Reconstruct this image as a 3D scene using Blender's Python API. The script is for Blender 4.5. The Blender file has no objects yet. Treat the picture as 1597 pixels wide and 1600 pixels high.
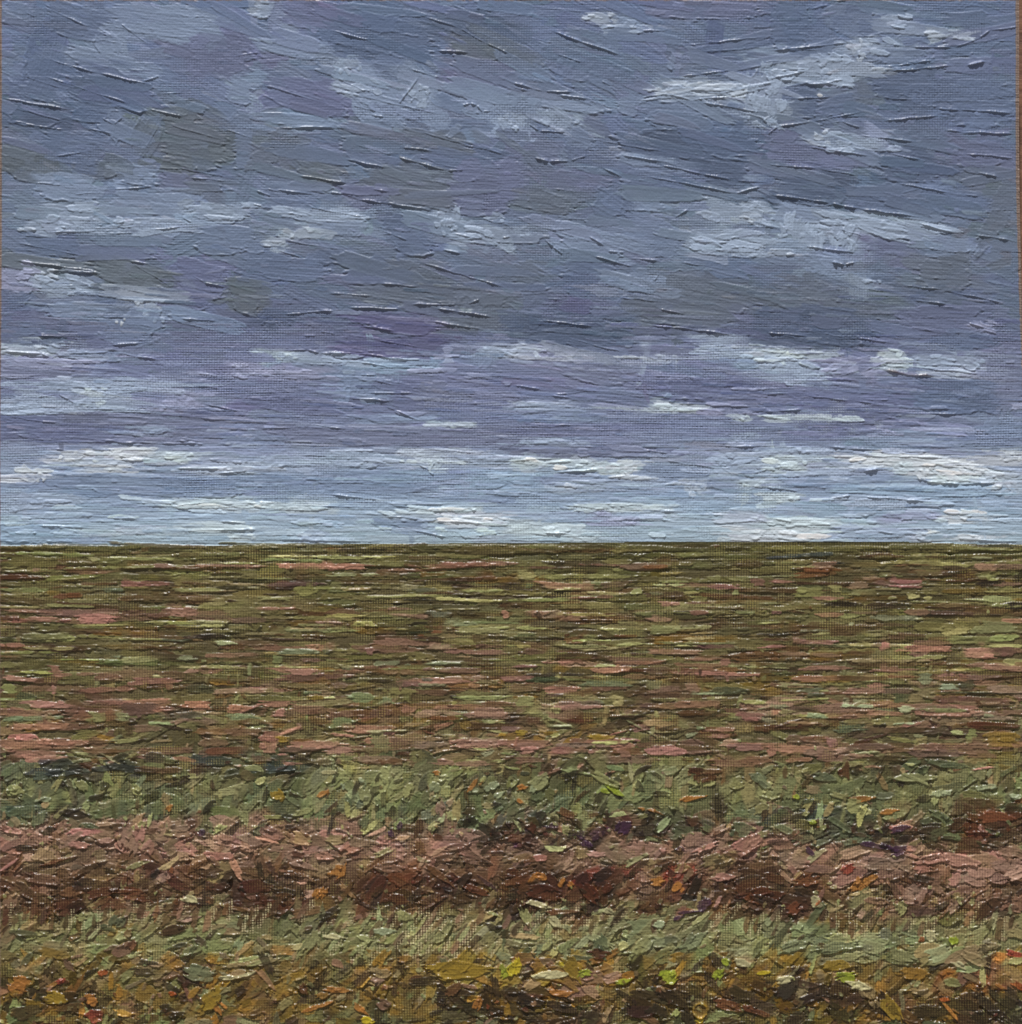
import bpy, math, random
import numpy as np

# ------------------------------------------------------------------ scale
# the painting is worked out on a sheet of 1600 x 1600 cells, 0.3 mm each
U = 0.0003
GW, GH = 1600, 1604
RNG = np.random.default_rng(11)
random.seed(11)
R = random.random
def ru(a, b): return a + (b - a) * R()

def lin(c):
    c = np.asarray(c, float) / 255.0
    return np.where(c <= 0.04045, c / 12.92, ((c + 0.055) / 1.055) ** 2.4)

# ------------------------------------------------------------------ noise helpers
def noise(h, w, sy, sx, seed=None):
    r = np.random.default_rng(seed) if seed is not None else RNG
    gy, gx = int(h / sy) + 4, int(w / sx) + 4
    g = r.random((gy, gx)).astype(np.float32)
    y = np.arange(h, dtype=np.float32) / sy + 1; x = np.arange(w, dtype=np.float32) / sx + 1
    yi = y.astype(int); xi = x.astype(int); fy = y - yi; fx = x - xi
    fy = fy * fy * (3 - 2 * fy); fx = fx * fx * (3 - 2 * fx)
    a = g[yi][:, xi]; b = g[yi][:, xi + 1]; c = g[yi + 1][:, xi]; d = g[yi + 1][:, xi + 1]
    top = a + (b - a) * fx[None]; bot = c + (d - c) * fx[None]
    return top + (bot - top) * fy[:, None]
def fbm(h, w, sy, sx, n=3, seed=0):
    o = np.zeros((h, w), np.float32); a = 1; t = 0
    for i in range(n):
        o += a * noise(h, w, sy / 2 ** i, sx / 2 ** i, seed + i); t += a; a *= .55
    return o / t
def sst(a, b, x):
    t = np.clip((x - a) / (b - a), 0, 1); return t * t * (3 - 2 * t)

H, W = GH + 1, GW + 1
YY, XX = np.mgrid[0:H, 0:W].astype(np.float32)
NB = 2048
NF = fbm(NB, NB, 7, 7, 2, 50) - .5          # fine edge noise
NM = fbm(NB, NB, 22, 22, 3, 60) - .5        # medium
S1 = RNG.random(65536).astype(np.float32)
S1s = np.convolve(S1, [.25, .5, .25], 'same'); S1s = (S1s - .5) * 2

# plain weave of the linen, pitch 4 cells
PX, PY = 4.05, 3.85
wxx = XX + 1.2 * (noise(H, W, 90, 90, 5) - .5) * 4; wyy = YY + 1.2 * (noise(H, W, 90, 90, 6) - .5) * 4
fx = wxx / PX; fy = wyy / PY
ix = np.floor(fx); iy = np.floor(fy); fx = (fx - ix) * 2 - 1; fy = (fy - iy) * 2 - 1
even = ((ix + iy) % 2) == 0
WV = np.where(even, (1 - fy ** 2) * (1 - .45 * fx ** 2), (1 - fx ** 2) * (1 - .45 * fy ** 2)).astype(np.float32)
slub = .75 + .5 * noise(H, W, 3, 60, 8)
WV *= slub
del wxx, wyy, fx, fy, ix, iy, even

C = np.zeros((H, W, 3), np.float32)      # pigment colour (linear)
Z = np.zeros((H, W), np.float32)         # paint height, in cells
S = np.full((H, W), .35, np.float32)     # how much the weave shows through
G = np.full((H, W), .0, np.float32)      # oiliness
ID = np.zeros((H, W), np.int16)
ZR = np.zeros((H, W), np.float32)        # knife ridges, kept crisp

def dab(cx, cy, L, Wd, ang, col, th=1.0, rim=1.0, op=.95, dry=0., p=4, q=3, curv=0., taper=0.,
        streak=.10, keep=.35, edge=.12, sv=.15, idn=0, low=1.0, endr=.6, amp=.25, mix=.12, oil=0., rag=.55, shear=None, thin=1.):
    if shear is None: shear = ru(-.5, .5)
    if p == 4: p = random.choice((2.6, 3.5, 5, 8)); q = random.choice((2.2, 3, 5))
    """one knife or brush mark: flattens the paint under it, lays its own colour and pushes up a rim"""
    a = math.radians(ang); ca, sa = math.cos(a), math.sin(a)
    hx = abs(ca) * L / 2 + abs(sa) * Wd / 2 + 5 + abs(curv) * Wd * .5
    hy = abs(sa) * L / 2 + abs(ca) * Wd / 2 + 5 + abs(curv) * Wd * .5
    x0, x1 = max(0, int(cx - hx)), min(W, int(cx + hx) + 1)
    y0, y1 = max(0, int(cy - hy)), min(H, int(cy + hy) + 1)
    if x1 - x0 < 2 or y1 - y0 < 2: return
    dx = XX[y0:y1, x0:x1] - cx; dy = YY[y0:y1, x0:x1] - cy
    ox, oy = random.randrange(NB - (x1 - x0)), random.randrange(NB - (y1 - y0))
    nf = NF[oy:oy + y1 - y0, ox:ox + x1 - x0]; nm = NM[oy:oy + y1 - y0, ox:ox + x1 - x0]
    u = (dx * ca + dy * sa) / (L / 2); vp = (-dx * sa + dy * ca)
    v = vp / (Wd / 2) + curv * (u * u - .33)
    if shear: u = u + shear * v * Wd / L
    kk = random.randrange(60000); ri = v * Wd * .22 + kk + 2 * nm; r0 = ri.astype(int); rf = ri - r0; rf = rf * rf * (3 - 2 * rf)
    rg = S1[r0 % 65536] * (1 - rf) + S1[(r0 + 1) % 65536] * rf
    ua = u; u = u * (1 + rag * rg * min(1.6, 26. / L + .35))
    if taper: v = v / np.clip(1 - taper * (u * .5 + .5), .12, 1)
    e = edge * min(3., 14. / max(Wd, 4) + .6)
    s = np.abs(u) ** p + np.abs(v) ** q + e * nm * 6 + e * nf * 2.5
    soft = max(.10, 2.4 / max(Wd, 4))
    al = sst(1 + soft * .5, 1 - soft, s)
    if dry > 0:
        g = (u * .5 + .5)
        t = dry * (0.35 + 0.9 * g)
        al = al * sst(t - .18, t + .18, .45 * WV[y0:y1, x0:x1] + .9 * (nf + .5) * .6 + .25 + .35 * S1s[(np.abs(vp * 1.3 + 40000).astype(int)) % 65536] * .6)
    k = random.randrange(60000)
    si = vp * 1.1 + k + 3 * nm
    i0 = si.astype(int); f = si - i0
    st = S1s[i0 % 65536] * (1 - f) + S1s[(i0 + 1) % 65536] * f
    z = Z[y0:y1, x0:x1]
    w_ = al.sum() + 1e-3
    base = (z * al).sum() / w_
    zn = keep * z + (1 - keep) * base + th * .6 + st * amp
    z += al * (zn - z)
    # rim pushed up at the lower side and at the far end of the mark
    rr = np.exp(-((s - .92) / (soft * 1.1 + .05)) ** 2)
    wgt = sst(.1, .8, v) * low + sst(.55, 1., u) * endr + .18
    br = np.clip(.55 + 2.2 * nf + 1.5 * nm, 0, 1.6)
    z += rr * wgt * br * rim * np.clip(al * 1.5 + .35, 0, 1)
    col = lin(col).astype(np.float32)
    cc = C[y0:y1, x0:x1]
    m = (al * (op * (1 - .25 * np.clip(nm * 3 + .5, 0, 1) * thin)))[..., None]
    tint = (1 + streak * st)[..., None]
    under = (cc * al[..., None]).sum((0, 1)) / w_
    end = (mix * (.4 + .9 * (u * .5 + .5)))[..., None]
    tgt = col * tint * (1 - end) + under * end
    cc += m * (tgt - cc)
    S[y0:y1, x0:x1] += al * (sv - S[y0:y1, x0:x1])
    G[y0:y1, x0:x1] += al * (oil - G[y0:y1, x0:x1])
    if idn:
        r = ID[y0:y1, x0:x1]; r[al > .5] = idn

def ridge(pts, h=1.0, w=2.0, bead=.5, tint=None):
    """a raised thread of paint left by the edge of the knife; its lower side is steep"""
    pts = [np.array(q, float) for q in pts]
    # wander
    out = [pts[0]]
    for a, b in zip(pts, pts[1:]):
        n = max(1, int(np.hypot(*(b - a)) / 14))
        for i in range(1, n + 1):
            t = i / n; out.append(a + (b - a) * t + (np.array([0, ru(-.9, .9)]) if i < n else 0))
    pts = out
    tot = sum(np.hypot(*(b - a)) for a, b in zip(pts, pts[1:])); run = 0
    P = np.array(pts)
    x0, x1 = max(0, int(P[:, 0].min() - 15)), min(W, int(P[:, 0].max() + 15))
    y0, y1 = max(0, int(P[:, 1].min() - 15)), min(H, int(P[:, 1].max() + 15))
    if x1 - x0 < 2 or y1 - y0 < 2: return
    X = XX[y0:y1, x0:x1]; Y = YY[y0:y1, x0:x1]
    best = np.full(X.shape, 99., np.float32); arc = np.zeros(X.shape, np.float32)
    for a, b in zip(pts, pts[1:]):
        d = b - a; l = np.hypot(*d)
        if l < 1e-3: continue
        t = np.clip(((X - a[0]) * d[0] + (Y - a[1]) * d[1]) / (l * l), 0, 1)
        px = X - a[0] - t * d[0]; py = Y - a[1] - t * d[1]
        ds = np.hypot(px, py); sg = np.where((px * (-d[1]) + py * d[0]) * (1 if d[0] >= 0 else -1) > 0, 1, -1)
        m = ds < np.abs(best)
        best = np.where(m, ds * sg, best); arc = np.where(m, run + t * l, arc)
        run += l
    u = arc / max(tot, 1)
    env = sst(0, .18, u) * sst(1, .8, u) * .9 + .1
    k = random.randrange(60000)
    ai = arc / 3.1; i0 = ai.astype(int); f = ai - i0
    n1 = S1[(i0 + k) % 65536] * (1 - f) + S1[(i0 + 1 + k) % 65536] * f
    ai = arc / 17.; i0 = ai.astype(int); f = ai - i0
    n2 = S1[(i0 + k) % 65536] * (1 - f) + S1[(i0 + 1 + k) % 65536] * f
    env = env * (1 - bead * n1 * .8) * (.25 + 1.1 * n2)
    wu, wl = w * 1.25 * (.6 + .8 * n2), w * .42
    prof = np.where(best < 0, .8 * np.exp(-(best / wu) ** 2) + .2 * np.exp(-(best / 6.) ** 2), np.exp(-(best / wl) ** 2))
    zr = ZR[y0:y1, x0:x1]; np.maximum(zr, h * env * prof * 1.9, out=zr); G[y0:y1, x0:x1] = np.maximum(G[y0:y1, x0:x1], prof)
    S[y0:y1, x0:x1] *= (1 - .7 * prof)
    if tint is not None:
        m = (np.clip(prof * env * 1.3, 0, 1) * .8)[..., None]
        C[y0:y1, x0:x1] += m * (lin(tint).astype(np.float32) - C[y0:y1, x0:x1])

def smudge(cx, cy, w, h, dx, dy, k=.8):
    """wet paint dragged a short way by the brush"""
    x0, x1 = int(max(14, cx - w / 2)), int(min(W - 14, cx + w / 2)); y0, y1 = int(max(14, cy - h / 2)), int(min(H - 14, cy + h / 2))
    if x1 - x0 < 4 or y1 - y0 < 4: return
    acc = 0; n = 6
    for i in range(n):
        sx, sy = int(round(dx * i / (n - 1))), int(round(dy * i / (n - 1)))
        acc = acc + C[y0 + sy:y1 + sy, x0 + sx:x1 + sx]
    acc = acc / n
    u = (XX[y0:y1, x0:x1] - cx) / (w / 2); v = (YY[y0:y1, x0:x1] - cy) / (h / 2)
    ox, oy = random.randrange(NB - (x1 - x0)), random.randrange(NB - (y1 - y0))
    m = sst(1.0, .5, np.hypot(u, v) + NM[oy:oy + y1 - y0, ox:ox + x1 - x0] * 1.5) * k
    C[y0:y1, x0:x1] += m[..., None] * (acc - C[y0:y1, x0:x1])

def scrape(cx, cy, w, h, amt=.9, peak=None, valley=None, ca=.6, ang=0, vert=0.):
    """paint scraped thin: the threads of the canvas come through"""
    x0, x1 = max(0, int(cx - w / 2)), min(W, int(cx + w / 2)); y0, y1 = max(0, int(cy - h / 2)), min(H, int(cy + h / 2))
    if x1 - x0 < 3 or y1 - y0 < 3: return
    u = (XX[y0:y1, x0:x1] - cx) / (w / 2); v = (YY[y0:y1, x0:x1] - cy) / (h / 2)
    ox, oy = random.randrange(NB - (x1 - x0)), random.randrange(NB - (y1 - y0))
    nm = NM[oy:oy + y1 - y0, ox:ox + x1 - x0]; nf = NF[oy:oy + y1 - y0, ox:ox + x1 - x0]
    m = sst(1.0, .35, np.hypot(u, v) + nm * 2.2 + nf)
    s = S[y0:y1, x0:x1]; s += m * (np.maximum(s, amt) - s)
    wv = WV[y0:y1, x0:x1]
    c = C[y0:y1, x0:x1]
    if valley is not None:
        k = (m * ca * sst(.55, .15, wv))[..., None]; c += k * (lin(valley).astype(np.float32) - c)
    if peak is not None:
        k = (m * ca * sst(.72, 1.0, wv + .5 * nf))[..., None]; c += k * (lin(peak).astype(np.float32) - c)
    z = Z[y0:y1, x0:x1]; z += m * .6 * ((z * m).sum() / (m.sum() + 1e-3) - .5 - z)

# ================================================================== the painted sky
PAL = dict(a=(79, 92, 116), b=(92, 106, 133), c=(105, 120, 146), d=(122, 138, 164), e=(144, 160, 182),
           f=(164, 177, 193), g=(92, 102, 118), h=(87, 97, 108), i=(99, 107, 138), j=(139, 146, 174),
           k=(134, 157, 181), l=(176, 192, 200), m=(87, 88, 122), n=(84, 99, 126), o=(116, 133, 160),
           p=(97, 105, 133), q=(188, 197, 205), r=(108, 116, 142))
ys = [0, 60, 120, 200, 260, 320, 400, 460, 520, 560, 600, 640, 680, 720, 760, 800, 830, 850]
cs = [(96, 112, 142), (98, 112, 140), (99, 113, 140), (96, 109, 134), (96, 108, 132), (104, 119, 142), (98, 111, 134), (92, 104, 128),
      (98, 107, 135), (112, 122, 151), (108, 117, 147), (111, 121, 151), (118, 130, 158), (136, 150, 174), (130, 148, 174), (142, 162, 184),
      (150, 170, 186), (152, 172, 186)]
T = np.stack([np.interp(YY[:, 0], ys, [c[i] for c in cs]) for i in range(3)], 1)[:, None, :].repeat(W, 1)
T = T + ((XX / W - .5)[..., None] * np.array([-7., -7., -9.]) * sst(500, 100, YY)[..., None])
HOR = 853 - 4 * sst(200, 700, XX) - 3 * sst(700, 1150, XX) + 5 * sst(1350, 1597, XX)
# (x0, x1, y0, y1, colour, angle)
SKY = """
0 60 0 30 c 10;40 100 20 150 n 105;60 180 5 60 b 15;160 345 8 58 d 8;150 188 48 92 d 60;100 230 80 105 d 12;285 400 55 120 p 10
110 210 100 135 b 15;100 205 125 165 a 12;30 110 120 160 b 14;0 110 160 200 a 8;110 185 150 195 n 10;200 300 150 175 c 4;350 400 120 165 d 20
232 320 165 190 h 12;170 250 180 225 c 100;205 250 185 245 h 115;252 362 190 265 h 10;362 400 170 270 c 10;0 95 230 285 h 15;60 170 205 260 b 12
160 190 255 278 h 0;180 250 260 292 d 5;250 300 268 300 p 5;50 160 272 315 d 3;60 160 320 362 e 2;160 300 300 362 d 4;290 400 318 345 e 6;180 300 340 365 e 0
30 60 355 362 f 0;30 140 370 400 b 8;300 400 350 400 c 4;285 355 285 300 g 3
400 430 0 30 e 10;430 560 0 50 i 10;400 520 60 90 d 12;500 690 25 85 n 12;670 800 20 60 a 14;700 800 60 95 h 12;540 665 95 130 b 5;400 560 130 175 i 14
520 562 90 112 e 60;515 600 120 150 e 15;570 690 110 190 d 60;640 670 118 165 e 100;560 640 150 175 d 14;700 800 90 135 p 14;720 795 140 180 d 8;400 540 178 200 o 6
430 470 200 215 d 0;400 450 190 275 g 15;550 620 205 222 g 12;560 640 185 205 o 10;620 740 205 240 g 12;780 800 175 205 e 60;640 800 235 265 b 12;700 720 190 220 d 30
455 545 255 285 h 14;560 705 262 320 g 12;690 820 258 335 p 4;400 500 285 300 c 4;540 620 290 315 p 8;545 580 312 330 p 0;440 580 328 350 e 7;450 492 358 372 f 0
495 580 345 368 d 4;680 720 320 365 e 95;690 795 355 380 e 8;760 790 330 345 e 15;400 500 310 330 b 4;600 680 340 400 b 5;400 450 376 384 f 3
910 962 20 36 f 8;950 1012 38 52 e 4;970 1000 30 45 d 3;1000 1200 0 30 p 2;1085 1195 68 80 n -5;1040 1060 85 110 d 40;800 850 90 140 c 10
800 960 150 172 d 8;850 902 172 205 e 30;800 820 180 205 e 20;960 1000 160 180 d 12;1000 1110 150 205 c 5;1015 1190 128 156 e -4;1050 1185 130 150 f -4;1010 1060 136 148 f 2;1010 1200 195 270 a 10;1080 1200 200 250 n 8
880 930 200 240 c 20;960 1060 240 262 d 5;800 920 290 330 g 6;960 1100 270 300 b 10;840 960 268 300 p 6;970 1040 310 330 d 3;920 990 290 345 b 30
1100 1200 318 350 e 8;1150 1200 330 348 f 10;1060 1200 360 400 e 4;980 1070 350 400 c 4;800 830 355 368 e 0;855 990 355 395 d 15
1197 1275 0 80 n 2;1280 1400 5 60 b 5;1375 1440 22 42 e 8;1440 1520 45 60 f 4;1320 1400 60 85 e 10;1330 1350 62 100 f 80;1215 1335 85 135 e 4
1165 1225 100 200 e 95;1350 1460 75 98 c 0;1395 1470 110 180 a 0;1340 1365 118 170 g 90;1360 1460 130 155 a 3;1230 1285 140 185 a 5;1270 1350 150 180 b -8
1320 1395 106 114 f 0;1252 1330 206 238 e 8;1260 1300 205 228 f 20;1330 1405 215 238 e 8;1195 1262 195 222 p 0;1400 1590 120 160 b 2;1470 1590 150 200 b 2
1200 1370 228 258 p 8;1370 1480 235 290 a 8;1205 1330 275 320 a 8;1330 1590 290 330 b 6;1540 1592 250 400 g 5;1480 1592 220 260 p 5
1197 1300 322 350 d 6;1220 1290 345 385 e 95;1280 1400 335 360 e 12;1300 1345 340 390 e 100;1340 1480 348 372 e 12;1350 1440 372 400 p 10;1200 1250 388 400 f 3;1440 1530 370 395 d 8
0 60 410 460 j 10;40 150 432 460 e 8;45 90 422 440 f 10;0 150 400 422 h 6;145 275 405 450 h 14;270 360 405 470 i 10;352 412 440 490 h 20;5 50 455 480 b -20
208 238 452 470 f -20;212 225 465 492 f 110;225 255 470 500 e -30;60 180 475 495 d 0;105 200 510 548 p 2;60 105 515 540 a 4;180 200 498 510 q 100;260 330 480 500 d 20
150 260 490 540 c 5;0 70 541 552 f 1;70 100 535 552 e 10;100 200 550 565 d 2;0 120 575 600 r 5;0 150 560 575 j 2;60 300 590 612 e 2;130 170 605 635 l 10
0 230 620 645 e 2;245 330 612 642 j 6;360 400 572 590 j 10;0 110 648 668 i 6;60 330 650 690 r 4;280 345 640 655 p 8;0 200 665 690 i 3;215 270 665 680 e 3
90 140 703 720 q -3;165 240 700 720 q 0;120 200 718 735 f 2;165 200 725 738 q 0;25 60 730 750 q 30;240 300 708 722 l 2;60 70 735 750 q 80;290 400 728 740 f 0;40 300 742 765 o 2
120 400 750 775 o 2;0 50 775 800 e 3;50 130 772 790 e 0;250 400 780 792 l 1;380 520 786 797 l 3
400 520 400 440 b 5;560 620 400 440 b 20;590 700 410 450 g 20;540 760 445 475 g 8;680 800 450 520 g 10;500 600 430 445 p 0;420 450 468 495 i 0;400 460 480 520 a 0
545 690 490 515 m 6;530 660 528 555 m 8;640 700 520 545 m 5;430 470 552 562 l 0;440 560 552 570 e 3;560 700 560 575 k 2;425 445 558 568 k 0;400 520 578 592 j 2
530 625 576 625 o 100;570 660 595 612 i 10;735 800 542 560 e 3;738 770 550 580 d 120;600 720 615 640 i 3;660 700 595 640 r 0;400 540 620 645 i 3;560 700 650 662 d 0;690 740 662 668 l 4
400 800 668 695 r 1;400 500 712 730 e 2;515 600 705 730 e 4;620 690 700 712 f 2;655 750 702 722 f 8;670 692 712 740 l 110;720 800 712 725 e 4;480 700 735 770 o 1
400 480 740 770 o 2;740 800 735 765 k 1;755 800 778 785 o 2;560 680 742 755 k 2;690 750 790 800 l 1
800 850 410 440 g 20;1000 1200 435 480 g 12;990 1160 470 512 g 6;870 970 405 440 b 15;875 930 465 490 m 10;960 1030 425 455 d 0;800 980 488 540 a 6;880 1000 520 552 a 12
800 850 535 562 f 3;850 900 545 562 j 8;890 925 555 565 f 12;1010 1055 552 568 f 0;1015 1040 580 592 j 0;1140 1200 540 555 f 5;1110 1150 538 552 e 0;1150 1190 555 575 k 10;860 1000 560 600 r 10
1000 1200 590 625 i 2;1033 1055 614 622 k -5;1040 1060 622 630 n 20;800 905 628 640 e 1;800 950 640 660 d 1;1000 1100 633 643 l 4;1100 1180 640 648 j 4;1150 1170 650 656 l 10;1100 1200 618 645 i 0
800 1000 662 680 i 0;800 905 686 696 e 2;800 1045 698 712 p 3;1145 1185 678 690 e 0;865 930 718 732 l 0;930 1000 722 740 l 3;975 990 722 748 q 100;1120 1200 705 740 e 2;1000 1120 730 745 d 2
800 845 740 758 k 0;875 905 755 765 q 0;1075 1105 752 775 f 100;1100 1200 745 765 d 1;880 1040 750 762 e 2;800 880 715 724 l 1;900 1060 788 800 l 2;1150 1200 750 760 l 5
1197 1260 545 570 l 8;1197 1285 560 582 e 8;1375 1425 545 575 l 5;1420 1500 555 572 e 3;1500 1535 562 580 e 20;1470 1530 578 588 f 3;1290 1380 560 582 j -15;1330 1380 560 578 i -20;1210 1300 575 600 e 3
1420 1530 405 455 g 5;1260 1330 400 430 d 5;1330 1375 435 452 e 8;1197 1330 435 495 g 14;1197 1380 480 540 a 10;1330 1420 470 500 g 8;1400 1560 480 520 p 5;1460 1560 515 545 b 5;1510 1560 504 518 j 14
1540 1597 540 660 r 90;1250 1420 612 660 i 2;1420 1560 590 650 b 8;1197 1340 651 657 l 3;1360 1440 658 664 j 2;1260 1470 660 682 i 1;1360 1500 668 682 j 4;1330 1540 675 700 d 1;1540 1597 650 690 o 90
1325 1480 710 726 q 2;1330 1350 718 735 f 0;1395 1440 722 738 l 5;1455 1535 720 752 q 10;1430 1450 722 750 q 60;1440 1530 745 756 l 2;1565 1597 705 720 q -10;1555 1590 745 775 f 80;1540 1560 735 750 q 30
1197 1300 700 720 e 3;1200 1265 712 735 l 5;1540 1597 738 748 f 0;1260 1400 745 765 d 1;1300 1470 775 790 e 2;1197 1250 772 785 l 3;1300 1597 760 775 k 1;1547 1570 758 766 q 0
310 400 818 830 l 4;180 240 826 834 f 3;0 120 820 850 k 1;360 400 833 842 l 1;470 510 828 845 e 0;600 690 800 812 l 3;600 680 806 826 o 3;700 800 808 822 q 4;800 895 818 835 l 6;900 940 832 845 l -2
1110 1200 800 815 f 3;1130 1200 825 846 q 3;1197 1270 828 844 q 4;1197 1330 812 824 l 3;1390 1470 800 812 j 4;1495 1520 800 812 q 0;1425 1460 830 846 f 10;1490 1530 834 844 q 5;1300 1420 820 840 e 0;920 1000 800 820 j 3
"""
def parse(txt):
    for t in txt.replace('\n', ';').split(';'):
        t = t.split()
        if len(t) == 6: yield float(t[0]), float(t[1]), float(t[2]), float(t[3]), t[4], float(t[5])
skyp = list(parse(SKY))
TB = np.zeros_like(T); TWt = np.zeros((H, W), np.float32)
for x0, x1, y0, y1, c, a in skyp:
    cx, cy, hw, hh = (x0 + x1) / 2, (y0 + y1) / 2, (x1 - x0) / 2 + 8, (y1 - y0) / 2 + 4
    X0, X1, Y0, Y1 = max(0, int(cx - hw)), min(W, int(cx + hw)), max(0, int(cy - hh)), min(H, int(cy + hh))
    s = (np.abs(XX[Y0:Y1, X0:X1] - cx) / hw) ** 3 + (np.abs(YY[Y0:Y1, X0:X1] - cy) / hh) ** 3
    m = sst(1, .5, s)[..., None] * .8
    T[Y0:Y1, X0:X1] += m * (np.array(PAL[c]) - T[Y0:Y1, X0:X1])

def sang(x, y):
    a = 14 * sst(560, 120, y)
    if x > 1000 and y < 210: a -= 18 * sst(1000, 1250, x) * sst(230, 120, y)
    a += 4 * sst(300, 500, y) * sst(700, 600, y) + 1.5
    return a
def tcol(x, y, j):
    t = T[min(H - 1, max(0, int(y))), min(W - 1, max(0, int(x)))]
    b = random.gauss(0, j)
    return np.clip(t * (1 + b) + np.array([random.gauss(0, 2.0), random.gauss(0, 1.2), random.gauss(0, 2.5)]), 5, 250)

C[:] = lin(T).astype(np.float32)
for i in range(900):
    x, y = ru(-20, 1620), ru(-10, 850)
    low = sst(450, 650, y)
    dab(x, y, ru(70, 190), ru(22, 46) * (1 - .5 * low), sang(x, y) + random.gauss(0, 10 * (1 - low) + 2), tcol(x, y, .025), th=.35, rim=.25, edge=.16, keep=.5,
        dry=ru(0, .5), sv=ru(.12, .4))
for i in range(2600):
    x, y = ru(-20, 1620), ru(-10, 850)
    low = sst(450, 650, y)
    vert = R() < .07
    dab(x, y, ru(26, 110), ru(8, 30) * (1 - .5 * low), (sang(x, y) + random.gauss(0, 11 * (1 - low) + 2)) if not vert else ru(70, 110), tcol(x + ru(-10, 10), y + ru(-4, 4), .035),
        th=.22, rim=ru(0, .55) * (1.1 - .3 * low), edge=.18, keep=.55, dry=ru(0, .95), sv=ru(.1, .5), curv=ru(-.5, .5), taper=ru(-.2, .5), streak=.12)
named_cloud = {}
CL = 0
for x0, x1, y0, y1, c, a in skyp:
    w, h = x1 - x0, y1 - y0
    big = w * h > 1500 and c in 'flqe' and y0 > 180
    idn = 0
    if big and len(named_cloud) < 40:
        CL += 1; idn = 100 + CL; named_cloud[idn] = c
    steep = 45 < abs(a) < 135
    L, Wd = (h, w) if steep else (w, h)
    dab((x0 + x1) / 2, (y0 + y1) / 2, L * 1.04, Wd * 1.02, a, np.array(PAL[c]) * .8 + .2 * T[min(H - 1, int(y1) + 6), int((x0 + x1) / 2)], th=.7, rim=ru(.5, 1.1), edge=.13, keep=.35, dry=ru(.1, .6) if c in 'deflqjk' else ru(0, .5),
        sv=.16, curv=ru(-.15, .25), taper=ru(-.1, .3), streak=.13, op=.78, idn=idn, rag=1.0)
    if w > 60:
        for k in range(int(w * h / 1400) + 1):
            xx, yy = ru(x0, x1), ru(y0, y1)
            cc = np.array(PAL[c]) * (1 + random.gauss(0, .045))
            dab(xx, yy, ru(.3, .6) * w, ru(.25, .6) * h, a if not steep else a, cc, th=.2, rim=ru(.1, .7), edge=.2, keep=.6, dry=ru(.2, .9), sv=.2, curv=ru(-.4, .4))
for i in range(520):
    x, y = ru(20, 1580), ru(20, 840); a = math.radians(sang(x, y) + random.gauss(0, 12)); l = ru(6, 13)
    smudge(x, y, ru(30, 110), ru(14, 44), l * math.cos(a), l * math.sin(a))
for i in range(150):
    x, y = ru(-20, 1620), ru(0, 560)
    dab(x, y, ru(60, 170), ru(12, 30), sang(x, y) + random.gauss(0, 7), tcol(x, y, .035), th=.6, rim=ru(.2, .7), edge=.10, keep=.12, dry=ru(0, .35), sv=.08, p=6, q=4,
        curv=ru(-.4, .4), taper=ru(-.2, .6), op=.75, streak=.07, amp=.12)
for x0, x1, y0, y1, c, a in skyp:
    if c not in 'eflqj': continue
    w, h = x1 - x0, y1 - y0
    for k in range(3 + int(w * h / 650)):
        cc = np.array(PAL[c]) * ru(1.0, 1.12)
        ww = ru(.15, .6) * w
        dab(ru(x0, x1), ru(y0, y1), max(ww, 12), ru(3.5, max(6, h * .5)), a + random.gauss(0, 5) if abs(a) < 40 else a, cc, th=ru(.4, 1.3), rim=ru(.4, 1.4), edge=.16, keep=.3,
            dry=ru(0, .6), sv=.1, curv=ru(-.6, .6), taper=ru(0, .7), op=.85, rag=1.1)
for i in range(170):
    x = ru(0, 1600); y = random.choice([560, 590, 640, 705, 725, 745, 785, 800, 815, 835]) + random.gauss(0, 9)
    if y > 846: continue
    t = np.clip(T[int(y), int(x)] + ru(14, 46), 0, 214)
    dab(x, y, ru(18, 90), ru(4, 10), random.gauss(1.5, 2), t, th=ru(.5, 1.4), rim=ru(.5, 1.5), edge=.18, keep=.25, dry=ru(0, .7), sv=.08, curv=ru(-.5, .5), taper=ru(0, .7), rag=1.2)
# streaky horizontal hairlines of the low clouds
for i in range(1500):
    y = 440 + 405 * R() ** .8; x = ru(0, 1600)
    t = tcol(x, y, .03); up = R() < .55
    t = np.clip(t + (np.array([26, 26, 24]) * R() if up else -np.array([16, 15, 12]) * R()), 0, 225)
    dab(x, y, ru(20, 120), ru(2, 6), sang(x, y) * .6 + random.gauss(0, 1.6), t, th=.35, rim=ru(.1, .6), edge=.25, keep=.5, dry=ru(.3, 1.0), sv=.2, mix=.25)
for i in range(650):
    y = ru(0, 460); x = ru(0, 1600)
    t = tcol(x, y, .03); t = np.clip(t + np.array([20, 20, 22]) * ru(-.5, 1), 0, 225)
    dab(x, y, ru(12, 60), ru(2, 8), sang(x, y) + random.gauss(0, 9), t, th=.3, rim=ru(.1, .6), edge=.25, keep=.6, dry=ru(.4, 1.05), sv=.2, mix=.25)
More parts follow.
